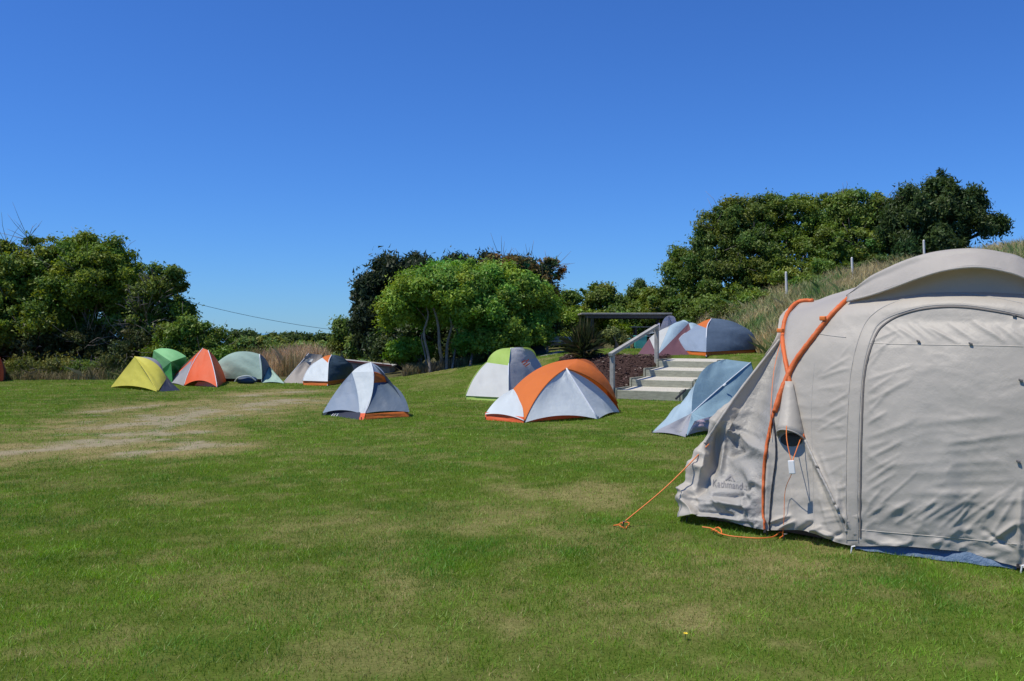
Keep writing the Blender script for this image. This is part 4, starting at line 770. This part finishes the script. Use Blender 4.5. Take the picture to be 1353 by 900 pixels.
R7 = rib([(1185, 726, -.12), (1185, 650, -.11), (1184, 570, -.07), (1182, 490, .03), (1178, 430, .18), (1172, 395, .38), (1168, 372, VC)])
R8 = rib([(1247, 732, -.08), (1247, 650, -.07), (1247, 570, -.03), (1247, 490, .05), (1248, 430, .18), (1249, 387, .38)]) + [(UC, VC, 2.02)]
R1 = [(-.04, .7, .04), (-.03, .7, .25), (.07, .75, .6), (.34, .95, 1.1), (.75, 1.1, 1.62), (.85, 1.18, 1.76)] + [R2[-1]]
R0 = [(-.02, VC, .04), (0, VC, .25), (.10, VC, .6), (.36, VC, 1.1), (.76, VC, 1.62), (.88, VC, 1.78)] + [R2[-1]]
for R_, z_ in ((R2, .03), (R25, .045), (R3, .06), (R4, .045), (R5, .085), (R6, .035), (R7, .075), (R8, .085)): R_[0] = (R_[0][0], R_[0][1], z_)
front = [R0, R1, R2, R25, R3, R4, R5, R6, R7, R8]
mirU = lambda R: [(2 * UC - u, v + .12 * max(0, 1 - i / 4), z) for i, (u, v, z) in enumerate(R)]; mirV = lambda R: [(u, 2 * VC - v, z) for u, v, z in R]
half = front + [mirU(R) for R in front[:-1][::-1]]
ring = half + [mirV(R) for R in half[1:-1][::-1]] + [half[0]]
NT = 200
cols_ = [cr(R, NT) for R in ring]                                   # each rib: NT points
arr = np.array(cols_)                                              # (ribs, NT, 3) local
def crt(P, t):
    Q = np.vstack([2 * P[0] - P[1], P, 2 * P[-1] - P[-2]]); i = np.minimum(t.astype(int), len(P) - 2); f = (t - i)[:, None]; a, b, c, d = Q[i], Q[i + 1], Q[i + 2], Q[i + 3]
    return .5 * (2 * b + (c - a) * f + (2 * a - 5 * b + 4 * c - d) * f ** 2 + (3 * b - a - 3 * c + d) * f ** 3)
st_ = np.concatenate([i + np.arange(40 if 2 <= i <= 10 else 8) / (40 if 2 <= i <= 10 else 8) for i in range(len(ring) - 1)] + [[len(ring) - 1.0]])
full = np.stack([crt(arr[:, j], st_) for j in range(NT)], 1)   # (S, NT, 3)
Wd = np.array(T0)[None, None] + full[..., 0:1] * np.array(UD) + full[..., 1:2] * np.array(VD) + full[..., 2:3] * np.array([0, 0, 1.])
# hem scallops: fabric lifts between pegged points
sp_ = np.linspace(0, 1, Wd.shape[0])
# folds: real creases pressed into the cloth (pixel segment, half width px, depth m: + out, - in)
FOLDS = []
rf = random.Random(3)
for i in range(16):                                                 # fan of short puckers beside the door flap
    y0 = 455 + i * 15 + rf.uniform(-4, 4); FOLDS.append(((1147, y0), (1147 + rf.uniform(18, 60), y0 - rf.uniform(6, 34)), rf.uniform(2.0, 3.4), rf.uniform(.003, .007)))
    y0 = 460 + i * 15 + rf.uniform(-4, 4); FOLDS.append(((1122, y0), (1122 - rf.uniform(14, 44), y0 + rf.uniform(4, 22)), rf.uniform(2.0, 3.2), rf.uniform(.002, .006)))
for i in range(12):                                                 # puckers under the door arch
    x0 = 1165 + i * 17 + rf.uniform(-5, 5); FOLDS.append(((x0, 430 + rf.uniform(-4, 4)), (x0 + rf.uniform(20, 42), 448 + rf.uniform(-3, 6)), rf.uniform(2, 3.6), rf.uniform(.003, .009)))
for i in range(15):                                                 # drag lines low on the door
    x0 = 1150 + i * 13 + rf.uniform(-6, 6); y0 = 690 + rf.uniform(-16, 18); FOLDS.append(((x0, y0), (x0 + rf.uniform(25, 75), y0 - rf.uniform(12, 55)), rf.uniform(2.5, 5), rf.uniform(.003, .008)))
for i in range(15):
    x0 = 1145 + i * 14; y0 = 712 + rf.uniform(-14, 12); FOLDS.append(((x0, y0), (x0 + rf.uniform(15, 45), y0 + rf.uniform(-14, 10)), rf.uniform(3, 5), rf.uniform(-.010, .010)))
for i in range(9):
    y0 = 560 + i * 13; FOLDS.append(((1230 + rf.uniform(-30, 40), y0), (1330 + rf.uniform(-20, 30), y0 - rf.uniform(-4, 16)), rf.uniform(4, 8), rf.uniform(.002, .006)))
FOLDS += [((952, 560), (942, 640), 7, -.055), ((945, 600), (930, 650), 6, -.05), ((958, 570), (952, 640), 5, .03), ((930, 590), (922, 650), 6, .03),   # collapsed window on the end pod
          ((968, 603), (985, 595), 4, -.03), ((968, 590), (960, 560), 5, .02), ((975, 612), (1000, 600), 4, .02), ((962, 575), (985, 600), 4, -.015), ((965, 560), (1005, 575), 4, .012),
          ((945, 656), (985, 656), 4.5, -.045), ((985, 656), (998, 642), 4, -.035), ((930, 668), (990, 668), 5, .03), ((925, 678), (975, 680), 3.5, -.02), ((945, 662), (960, 672), 3, .015),
          ((915, 660), (1000, 672), 3, .014), ((985, 690), (1000, 660), 3, .016), ((925, 684), (1000, 690), 3, .012),
          ((1030, 700), (1050, 690), 4, .03), ((1050, 705), (1075, 690), 4, -.03), ((1060, 712), (1085, 697), 4, .03), ((1075, 700), (1110, 712), 4, .025), ((1090, 718), (1112, 704), 3.5, -.02), ((1020, 690), (1045, 682), 3, .02),
          ((1062, 580), (1130, 705), 4, .018), ((1072, 610), (1112, 705), 3, -.012), ((1085, 600), (1125, 700), 3, .010), ((1045, 640), (1052, 690), 4, .008),
          ((1115, 700), (1108, 640), 3, .012), ((1122, 700), (1113, 600), 3, .008), ((1012, 705), (1018, 580), 4, .012),
          ((1098, 700), (1085, 660), 3, .008), ((1345, 690), (1310, 715), 4, .02), ((1340, 725), (1300, 700), 4, -.015), ((1350, 650), (1348, 740), 5, .02)]
dS_ = np.gradient(Wd, axis=0); dT_ = np.gradient(Wd, axis=1); Nm = np.cross(dS_, dT_); Nm /= (np.linalg.norm(Nm, axis=2, keepdims=True) + 1e-9)
cen = np.array(loc(UC, VC, .6)); sgn = np.sign(((Wd - cen) * Nm).sum(-1)); Nm *= np.where(np.median(sgn) < 0, -1, 1)
face = ((np.array([0, 0, EYE]) - Wd) * Nm).sum(-1) > 0
PX = proj(Wd); disp = np.zeros(PX.shape[:2])
for (a, b, hw, dp) in FOLDS:
    a, b = np.array(a, float), np.array(b, float); dv = b - a; L2 = (dv ** 2).sum()
    tt = ((PX - a) @ dv) / L2; tc_ = np.clip(tt, 0, 1); dist = np.linalg.norm(PX - a - tc_[..., None] * dv, axis=-1)
    disp += 1.5 * dp * np.exp(-(dist / (hw * .75)) ** 1.6) * (.35 + .65 * np.sin(np.pi * np.clip(tt * .9 + .05, 0, 1)))
disp = np.where(face, disp, 0)
zz = Wd[..., 2]; uu = full[..., 0] * 1.0 + full[..., 1] * .7
skirt = np.exp(-np.clip(zz, 0, None) / .16)
disp += skirt * .05 * (fbm(uu * 5.5, zz * 7, 91, 3) - .5) + .02 * (fbm(uu * 1.6 + 3, zz * 1.9, 92, 3) - .5) * ss(.1, .5, zz) + .006 * (fbm(uu * 7, zz * 5, 93, 3) - .5)
# low end pod is slacker than the taut front
pod = (1 - ss(.55, .8, full[..., 0])) * (1 - ss(.7, 1.1, zz)); disp += pod * .05 * (fbm(uu * 4.2 + zz * 3, zz * 5.5 - uu * 2, 94, 4) - .5)
rdg = lambda n_: (1 - np.abs(2 * n_ - 1)) ** 3
w1 = fbm(uu * 2.5, zz * 2.5, 96, 2) * 1.2
disp += pod * .075 * rdg(fbm(uu * 3.2 + w1, zz * 4.5 + w1 + uu * 1.5, 97, 3)) + skirt * .03 * rdg(fbm(uu * 4 + w1, zz * 9 - uu * 2, 98, 3))
disp += .010 * (1 - ss(.15, .8, zz)) * rdg(fbm(uu * 2.4 - zz * 2.6 + w1, zz * 4.2 + uu * 1.2, 99, 3)) + .005 * rdg(fbm(uu * 3 + w1, zz * 6 + w1, 100, 3))
disp *= 1 - .85 * (face * np.exp(-((PX[..., 0] - 964) / 26) ** 4 - ((PX[..., 1] - 638) / 13) ** 4))
disp *= ss(0, .06, 1 - np.linspace(0, 1, NT))[None, :]
Wd = Wd + Nm * disp[..., None]
Sn = Wd.shape[0]
bt = thing('family_tent', 'large beige family tent with orange pole sleeves and zipped door', 'tent', loc(UC, VC, 0))
idx = np.arange(Sn * NT).reshape(Sn, NT); Fq = np.stack([idx[:-1, :-1], idx[1:, :-1], idx[1:, 1:], idx[:-1, 1:]], -1).reshape(-1, 4)
Vt = Wd.reshape(-1, 3); bvh = BVHTree.FromPolygons([tuple(v) for v in Vt], [tuple(map(int, f)) for f in Fq])
def cast(px, py, off=.0):
    d = ray(px, py).normalized(); p, n, i, ds = bvh.ray_cast(EYEV, d)
    if p is None: return None
    if n.dot(d) > 0: n = -n
    return p + n * off
# door region of the cloth becomes its own panel
DOOR = [(1136, 728), (1138, 650), (1140, 560), (1145, 490), (1157, 445), (1170, 428), (1195, 416), (1230, 408), (1270, 407), (1310, 412), (1350, 420), (1374, 440), (1384, 500), (1388, 600), (1388, 760), (1250, 760)]
def inpoly(P, poly):
    x, y = P[..., 0], P[..., 1]; r = np.zeros(x.shape, bool); j = len(poly) - 1
    for i in range(len(poly)):
        xi, yi = poly[i]; xj, yj = poly[j]
        r ^= ((yi > y) != (yj > y)) & (x < (xj - xi) * (y - yi) / (yj - yi + 1e-9) + xi); j = i
    return r
fc = Vt[Fq].mean(1); fpx = proj(fc); fface = face.reshape(-1)[Fq].all(1)
isd = inpoly(fpx, DOOR) & fface
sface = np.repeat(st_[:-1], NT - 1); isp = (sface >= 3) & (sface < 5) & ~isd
EP = fabric('fabric_end_panel', (.40, .385, .35), .12, .5, .3, .12, 5.0, .22, 9.0)  # end pod cloth, coloured darker and greyer than the fly around it
mesh_np('fly', Vt, Fq[~isd & ~isp], BE, bt, smooth=True)
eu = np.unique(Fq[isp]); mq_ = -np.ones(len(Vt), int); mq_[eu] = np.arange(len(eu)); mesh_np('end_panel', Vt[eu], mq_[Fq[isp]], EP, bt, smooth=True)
du = np.unique(Fq[isd]); mp_ = -np.ones(len(Vt), int); mp_[du] = np.arange(len(du)); mesh_np('door_panel', Vt[du], mp_[Fq[isd]], BE, bt, smooth=True)
def ribbon(name, pts, w0, mt, off=.006, n=60, parent=None, thick=.012):
    """raised cloth strip lying on the tent along a pixel path; w0 = half width in pixels"""
    q = cr([(a, b, 0) for a, b in pts], n)[:, :2]; tg = np.gradient(q, axis=0); tg /= np.linalg.norm(tg, axis=1, keepdims=True); nn = np.stack([-tg[:, 1], tg[:, 0]], 1)
    rows = []
    for i in range(n):
        row = []
        for k, e in enumerate((-1, -.9, -.45, 0, .45, .9, 1)):
            p = cast(*(q[i] + nn[i] * w0 * e), off=(-.004 if abs(e) == 1 else off + thick * (1 - e * e)))
            row.append(p)
        rows.append(row if all(r is not None for r in row) else None)
    rows = [r for r in rows if r]
    return MB().grid([[tuple(p) for p in r] for r in rows]).build(name, mt, parent or bt, smooth=True)
ribbon('door_flap', [(1127, 726), (1126, 650), (1128, 560), (1133, 490), (1146, 440), (1163, 418), (1195, 404), (1230, 397), (1270, 396), (1310, 401), (1350, 409), (1380, 424), (1394, 460), (1399, 530), (1401, 640), (1401, 752)], 9.0, BE, .002, 90, thick=.003)
ribbon('zip', [(1137, 722), (1137, 650), (1139, 560), (1143, 492), (1156, 446), (1171, 427), (1197, 414), (1232, 407), (1270, 406), (1310, 411), (1350, 419), (1372, 432), (1383, 465), (1388, 530), (1390, 640), (1390, 748)], 1.3, fabric('fabric_zip', (.16, .145, .13), .0), .004, 90, thick=.004)
for dx in (-8.2, 7.2): ribbon('flap_stitching', [(1127 + dx, 724), (1126 + dx, 650), (1128 + dx, 560), (1133 + dx, 490), (1146 + dx * .9, 440 + dx * .35), (1163 + dx * .6, 418 + dx * .75), (1195 + dx * .3, 404 + dx), (1230, 397 + dx), (1270, 396 + dx), (1310, 401 + dx), (1350, 409 + dx)], .55, BE_D, .004, 90, thick=.002)
ribbon('panel_seam', [(1076, 700), (1074, 620), (1072, 540), (1076, 480)], .5, BE_D, .001, 40, thick=.001)
ribbon('door_seam', [(1140, 453), (1200, 455), (1260, 456), (1320, 457), (1352, 458)], .8, BE, .001, 40, thick=.0015)
ribbon('door_seam', [(1132, 700), (1200, 706), (1270, 712), (1350, 720)], .8, BE, .001, 40, thick=.0015)
# tub floor showing under the door, groundsheet
tub = MB(); pts_ = [(1130, 728, -.14), (1160, 731, -.135), (1220, 737, -.10), (1290, 744, -.05), (1343, 750, -.02)]
lo = cr([av(a, b + 3, v) for a, b, v in pts_], 24); hi = lo + np.array(VD) * .09 + np.array([0, 0, .10]); lo[:, 2] = .012 + .004 * np.sin(np.arange(24) * 1.3)
hi[:, 2] += .012 * np.sin(np.arange(24) * .9); tub.grid([lo, lo * .5 + hi * .5 - np.array(VD) * .03, hi]); tub.build('tub_floor', fabric('fabric_blue_tub', (.10, .17, .27), .0, .5, .6, .2, 12), bt, smooth=True)
sh_ = MB(); rg_ = [loc(u * 1, v, .015) for u, v in ((.12, .12), (.8, .08), (1.4, .0), (2.5, .08), (3.2, .1), (3.84, .15), (3.9, 2.4), (2, 2.7), (.1, 2.45))]
sh_.add(rg_, [tuple(range(len(rg_)))]); sh_.build('groundsheet', FAB['navy'], bt)
# orange pole sleeves
def sleeve(name, pts, r0, mt, off=.012, n=70, flat=1.0):
    q = cr([(a, b, 0) for a, b, _ in pts], n)[:, :2]; rr_ = np.interp(np.linspace(0, 1, n), np.linspace(0, 1, len(pts)), [c for _, _, c in pts])
    P = [cast(x, y, off) for x, y in q]; ks = [i for i, p in enumerate(P) if p is not None]
    return MB().tube([P[i] for i in ks], [r0 * rr_[i] * (1 + .10 * math.sin(i * 1.9) * math.sin(i * .53 + 1)) for i in ks], 8).build(name, mt, bt, smooth=True)
sleeve('pole_sleeve', [(1128, 391, 1), (1113, 404, 1.05), (1094, 424, 1.1), (1072, 452, 1.15), (1050, 482, 1.2), (1034, 516, 1.2), (1025, 545, 1.1)], .019, OR)
sleeve('pole_sleeve', [(1024, 543, .7), (1019, 566, .75), (1013, 600, .75), (1010, 645, .65), (1010, 690, .5), (1011, 703, .5)], .017, OR)
sleeve('pole_sleeve', [(1062, 580, .9), (1055, 550, .9), (1046, 515, .95), (1038, 470, 1.0), (1036, 445, 1.05), (1039, 424, 1.1), (1046, 408, 1.1), (1058, 400, 1.1), (1074, 399, 1.0)], .018, OR)
sleeve('pole', [(1022, 545, 1), (1026, 600, 1), (1020, 650, 1), (1017, 700, 1)], .006, M['dark_metal'], .01)
sleeve('seam', [(1064, 582, 1), (1082, 622, 1), (1102, 662, 1), (1119, 703, 1)], .010, BE_D, .004)
sleeve('seam', [(1030, 449, 1), (1000, 487, 1), (970, 527, 1), (944, 566, 1), (931, 586, 1)], .012, BE_D, .002)
sleeve('seam', [(1080, 441, 1), (1100, 444, 1), (1118, 446, 1)], .003, BE_D, .001, 20)
for (x, y) in ((1037, 438), (1092, 424)):
    p = cast(x, y, .035); MB().box(p, .05, .05, .035, UD, VD).build('sleeve_buckle', M['cord_orange'], bt, bevel=.008)
def mirror(o):
    """the same trim on the right half of the tent, laid on the cloth there"""
    me = o.data.copy(); r0 = Vector(bt.location); side = -VD
    cs_ = [to_l(v.co + r0) for v in me.vertices]
    src = [bvh.find_nearest(loc(*q)) for q in cs_]; offs = [(loc(*q) - s_[0]).length for q, s_ in zip(cs_, src)]
    for v, q in zip(me.vertices, cs_):
        p = loc(2 * UC - q[0], q[1], q[2]); hit = bvh.find_nearest(p)
        dv = (loc(*q) - bvh.find_nearest(loc(*q))[0]); lu, lv, lz = dv.dot(UD), dv.dot(VD), dv.z
        v.co = hit[0] + UD * -lu + VD * lv + Vector((0, 0, lz)) - r0
    c = bpy.data.objects.new(o.name.split('.')[0], me); C.objects.link(c); c.parent = bt
for o in [q for q in bt.children if q.name.split('.')[0] in ('pole_sleeve', 'pole')]: mirror(o)
# vent scoop: fabric funnel hanging off the pole crossing
ring_ = []; n_ = 20
ctop, cbot = cast(1043, 505, .02), cast(1047, 580, .02); out_ = (-VD - UD * .15).normalized()
sc_side = UD; rows = []
for j, tj in enumerate(np.linspace(0, 1, 9)):
    c0 = ctop.lerp(cbot, tj); w_ = .03 + .075 * tj ** .9; dpt = .015 + .085 * tj
    rows.append([tuple(c0 + sc_side * (w_ * math.cos(a)) + out_ * (dpt * max(math.sin(a), -.05)) + Vector((0, 0, .075 * tj ** 2 * max(math.sin(a), 0)))) for a in np.linspace(-.15, math.pi + .15, n_)])
scp = MB().grid(rows).build('vent_scoop', BE, bt, smooth=True, solid=.004)
vm = [cast(1046 + 15 * math.cos(a), 581 + 9 * math.sin(a), .004) for a in np.linspace(0, 2 * math.pi, 25)[:-1]]
MB().add(vm, [tuple(range(24))]).build('vent_mesh', plain('vent_mesh', (.07, .06, .05), .9), scp)
MB().tube([Vector(p) for p in rows[-1]], .006, 6).build('hem', BE_D, scp, smooth=True)
# hang tag on crossed orange cords
vt_ = Vector(rows[-1][n_ // 2]); tagp = av(1046, 612, -.22)
tg_ = MB().box(tagp + Vector((0, 0, -.03)), .05, .012, .10, (UD + Vector((0, 0, .12))).normalized(), VD, (Vector((0, 0, 1)) - UD * .12).normalized()).build('hang_tag', M['white_plastic'], bt, bevel=.006)
e1, e2 = cast(1041, 545, .03), cast(1061, 580, .03)
MB().tube(cr([e1, e1.lerp(tagp, .5) + VD * -.05, tagp], 10), .0035, 5).build('cord', M['cord_orange'], bt); MB().tube(cr([e2, e2.lerp(tagp, .5), tagp], 10), .0035, 5).build('cord', M['cord_orange'], bt)
pc = [tagp + Vector((0, 0, -.08)), cast(1044, 650, .05), cast(1040, 690, .04), G(1034, 713) + Vector((0, 0, .02))]; MB().tube(cr(pc, 16), .0025, 5).build('cord', M['cord_orange'], bt)
pc = [cast(1035, 450, .02), cast(1026, 490, .02), cast(1023, 540, .03), cast(1020, 580, .02)]; MB().tube(cr(pc, 16), .0025, 5).build('cord', M['cord_orange'], bt)
# guy line to the left, slack cord on the grass, pegs
g0, g1 = cast(936, 586, .01), G(822, 697) + Vector((0, 0, .03)); MB().tube(cr([g0, g0.lerp(g1, .5) - Vector((0, 0, .03)), g1], 20), .005, 5).build('guy_line', M['cord_orange'], bt)
lp = [g1 + Vector((math.cos(a) * .05 * (1 + .4 * math.sin(3 * a)), math.sin(a) * .09, .012 * math.sin(2 * a) - .012)) for a in np.linspace(0, 11, 34)]; MB().tube(lp, .0045, 5).build('cord_knot', M['cord_orange'], bt)
lp = [G(x, y) + Vector((0, 0, .028)) for x, y in ((928, 701), (940, 703), (950, 709), (965, 713), (985, 715), (1005, 716), (1022, 714), (1031, 708), (1035, 712), (1030, 716))]; MB().tube(cr(lp, 50), .005, 5).build('slack_cord', M['cord_orange'], bt)
k0 = G(947, 706); lp = [k0 + Vector((math.cos(a) * .035, math.sin(a) * .07, .03 + .012 * math.sin(2 * a))) for a in np.linspace(0, 12, 34)]; MB().tube(lp, .005, 5).build('cord_knot', M['cord_orange'], bt)
for a, b in ((822, 697), (1012, 709), (1034, 714), (1123, 731), (1347, 757), (906, 690)):
    q = G(a, b); MB().tube([q - Vector((0, 0, .06)), q + Vector((.01, -.01, .05)), q + Vector((.03, -.02, .055))], .006, 5).build('peg', M['white_plastic'] if a > 1100 else M['dark_metal'], bt)
# webbing feet at the corners
for a, b in ((1011, 700), (1122, 722), (1346, 745)):
    p = cast(a, b, .01)
    if p: MB().tube([p, Vector((p.x - .01, p.y - .02, .03))], .010, 5).build('webbing', FAB['black'], bt)
# toggles
for a, b in ((1214, 452), (1283, 455), (1340, 418), (1349, 503), (1346, 610), (1080, 618)):
    p = cast(a, b, .012)
    if p: MB().box(p, .026, .016, .016, (UD + Vector((0, 0, -.4))).normalized(), VD).build('toggle', plain('grey_toggle', (.14, .13, .12), .5), bt, bevel=.004)
# hood over the door
hf = [(1119, 398, .40), (1150, 390, .33), (1180, 380, .28), (1215, 367, .24), (1250, 357, .22), (1290, 353, .22), (1325, 358, .25), (1353, 367, .28), (1395, 392, .38), (1412, 410, .46)]
ht = [(1121, 393, .5), (1150, 369, .48), (1180, 352, .46), (1215, 339, .44), (1250, 332, .44), (1290, 330, .44), (1325, 335, .46), (1353, 344, .5), (1400, 380, .6), (1420, 404, .7)]
c1 = cr([av(*q) for q in hf], 60); c2 = cr([av(*q) for q in ht], 60)
c3 = c2 + np.array(VD) * .55 - np.array([0, 0, .13]); c0 = c1 - np.array([0, 0, .004]) + np.array(VD) * .03
hood = np.stack([cr([c1[i], (c1[i] * .55 + c2[i] * .45) + np.array([0, 0, .035]), c2[i], c3[i]], 26) for i in range(60)], 0)
hn = (fbm(np.linspace(0, 9, 60)[:, None] + np.zeros((1, 26)), np.linspace(0, 3, 26)[None] + np.zeros((60, 1)), 95, 3) - .5); hood[..., 2] += hn * .02
hd = MB().grid(hood).build('hood', BE_T, bt, smooth=True, solid=.004)
MB().tube(c1, .008, 6).build('hem', BE_T, hd, smooth=True)
MB().tube(c2 + np.array([0, 0, .004]), .006, 6).build('ridge_seam', BE_D, hd, smooth=True)
lw = cr([av(*q) for q in [(1122, 401, .40), (1150, 396, .385), (1180, 391, .375), (1215, 388, .37), (1250, 386, .365), (1290, 386, .37), (1325, 388, .38), (1353, 391, .39), (1395, 405, .42), (1412, 414, .47)]], 60)
uw = c1 * .55 + c2 * .45 + np.array([0, 0, .015]) + np.array(VD) * .05
mw_ = lw * .5 + uw * .5 + np.array(VD) * .03
MB().grid([lw - np.array([0, 0, .03]), lw, mw_, uw]).build('vent_wall', VENT, bt, smooth=True)
# printed mark and wordmark on the end pod
M['print'] = plain('dark_print', (.22, .215, .22), .6, var=.3, scale=40)
def print_on(name, polys2d, ox, oy, ux, uy, vx, vy, off=.006):
    V_, F_ = [], []
    for vs, fs in polys2d:
        b0 = len(V_); okk = []
        for x, y in vs:
            p = cast(ox + ux * x + vx * y, oy + uy * x + vy * y, off); V_.append(tuple(p) if p else (0, 0, -9))
        F_ += [tuple(i + b0 for i in f) for f in fs]
    MB().add(V_, F_).build(name, M['print'], bt)
cu = bpy.data.curves.new('wordmark', 'FONT'); cu.body = 'Kathmandu'; cu.size = 1; cu.resolution_u = 2; to = bpy.data.objects.new('wordmark', cu); C.objects.link(to)
dg = bpy.context.evaluated_depsgraph_get(); me = to.evaluated_get(dg).to_mesh(); vs = [(v.co.x, v.co.y) for v in me.vertices]; fs = [tuple(p.vertices) for p in me.polygons]
wmax = max(v[0] for v in vs); vs = [(x / wmax, y / wmax) for x, y in vs]; to.evaluated_get(dg).to_mesh_clear(); bpy.data.objects.remove(to); bpy.data.curves.remove(cu)
print_on('printed_wordmark', [(vs, fs)], 941, 643, 45, 4.5, 6, -62)
print_on('printed_emblem', [([(0, 0), (.5, 1), (.62, .76), (.16, 0)], [(0, 1, 2, 3)]), ([(.5, 1), (1, 0), (.84, 0), (.42, .84)], [(0, 1, 2, 3)]), ([(.3, 0), (.5, .38), (.7, 0), (.58, 0), (.5, .16), (.42, 0)], [(0, 1, 4, 5), (1, 2, 3, 4)])], 958, 635, 14, 1.4, 1, -9)
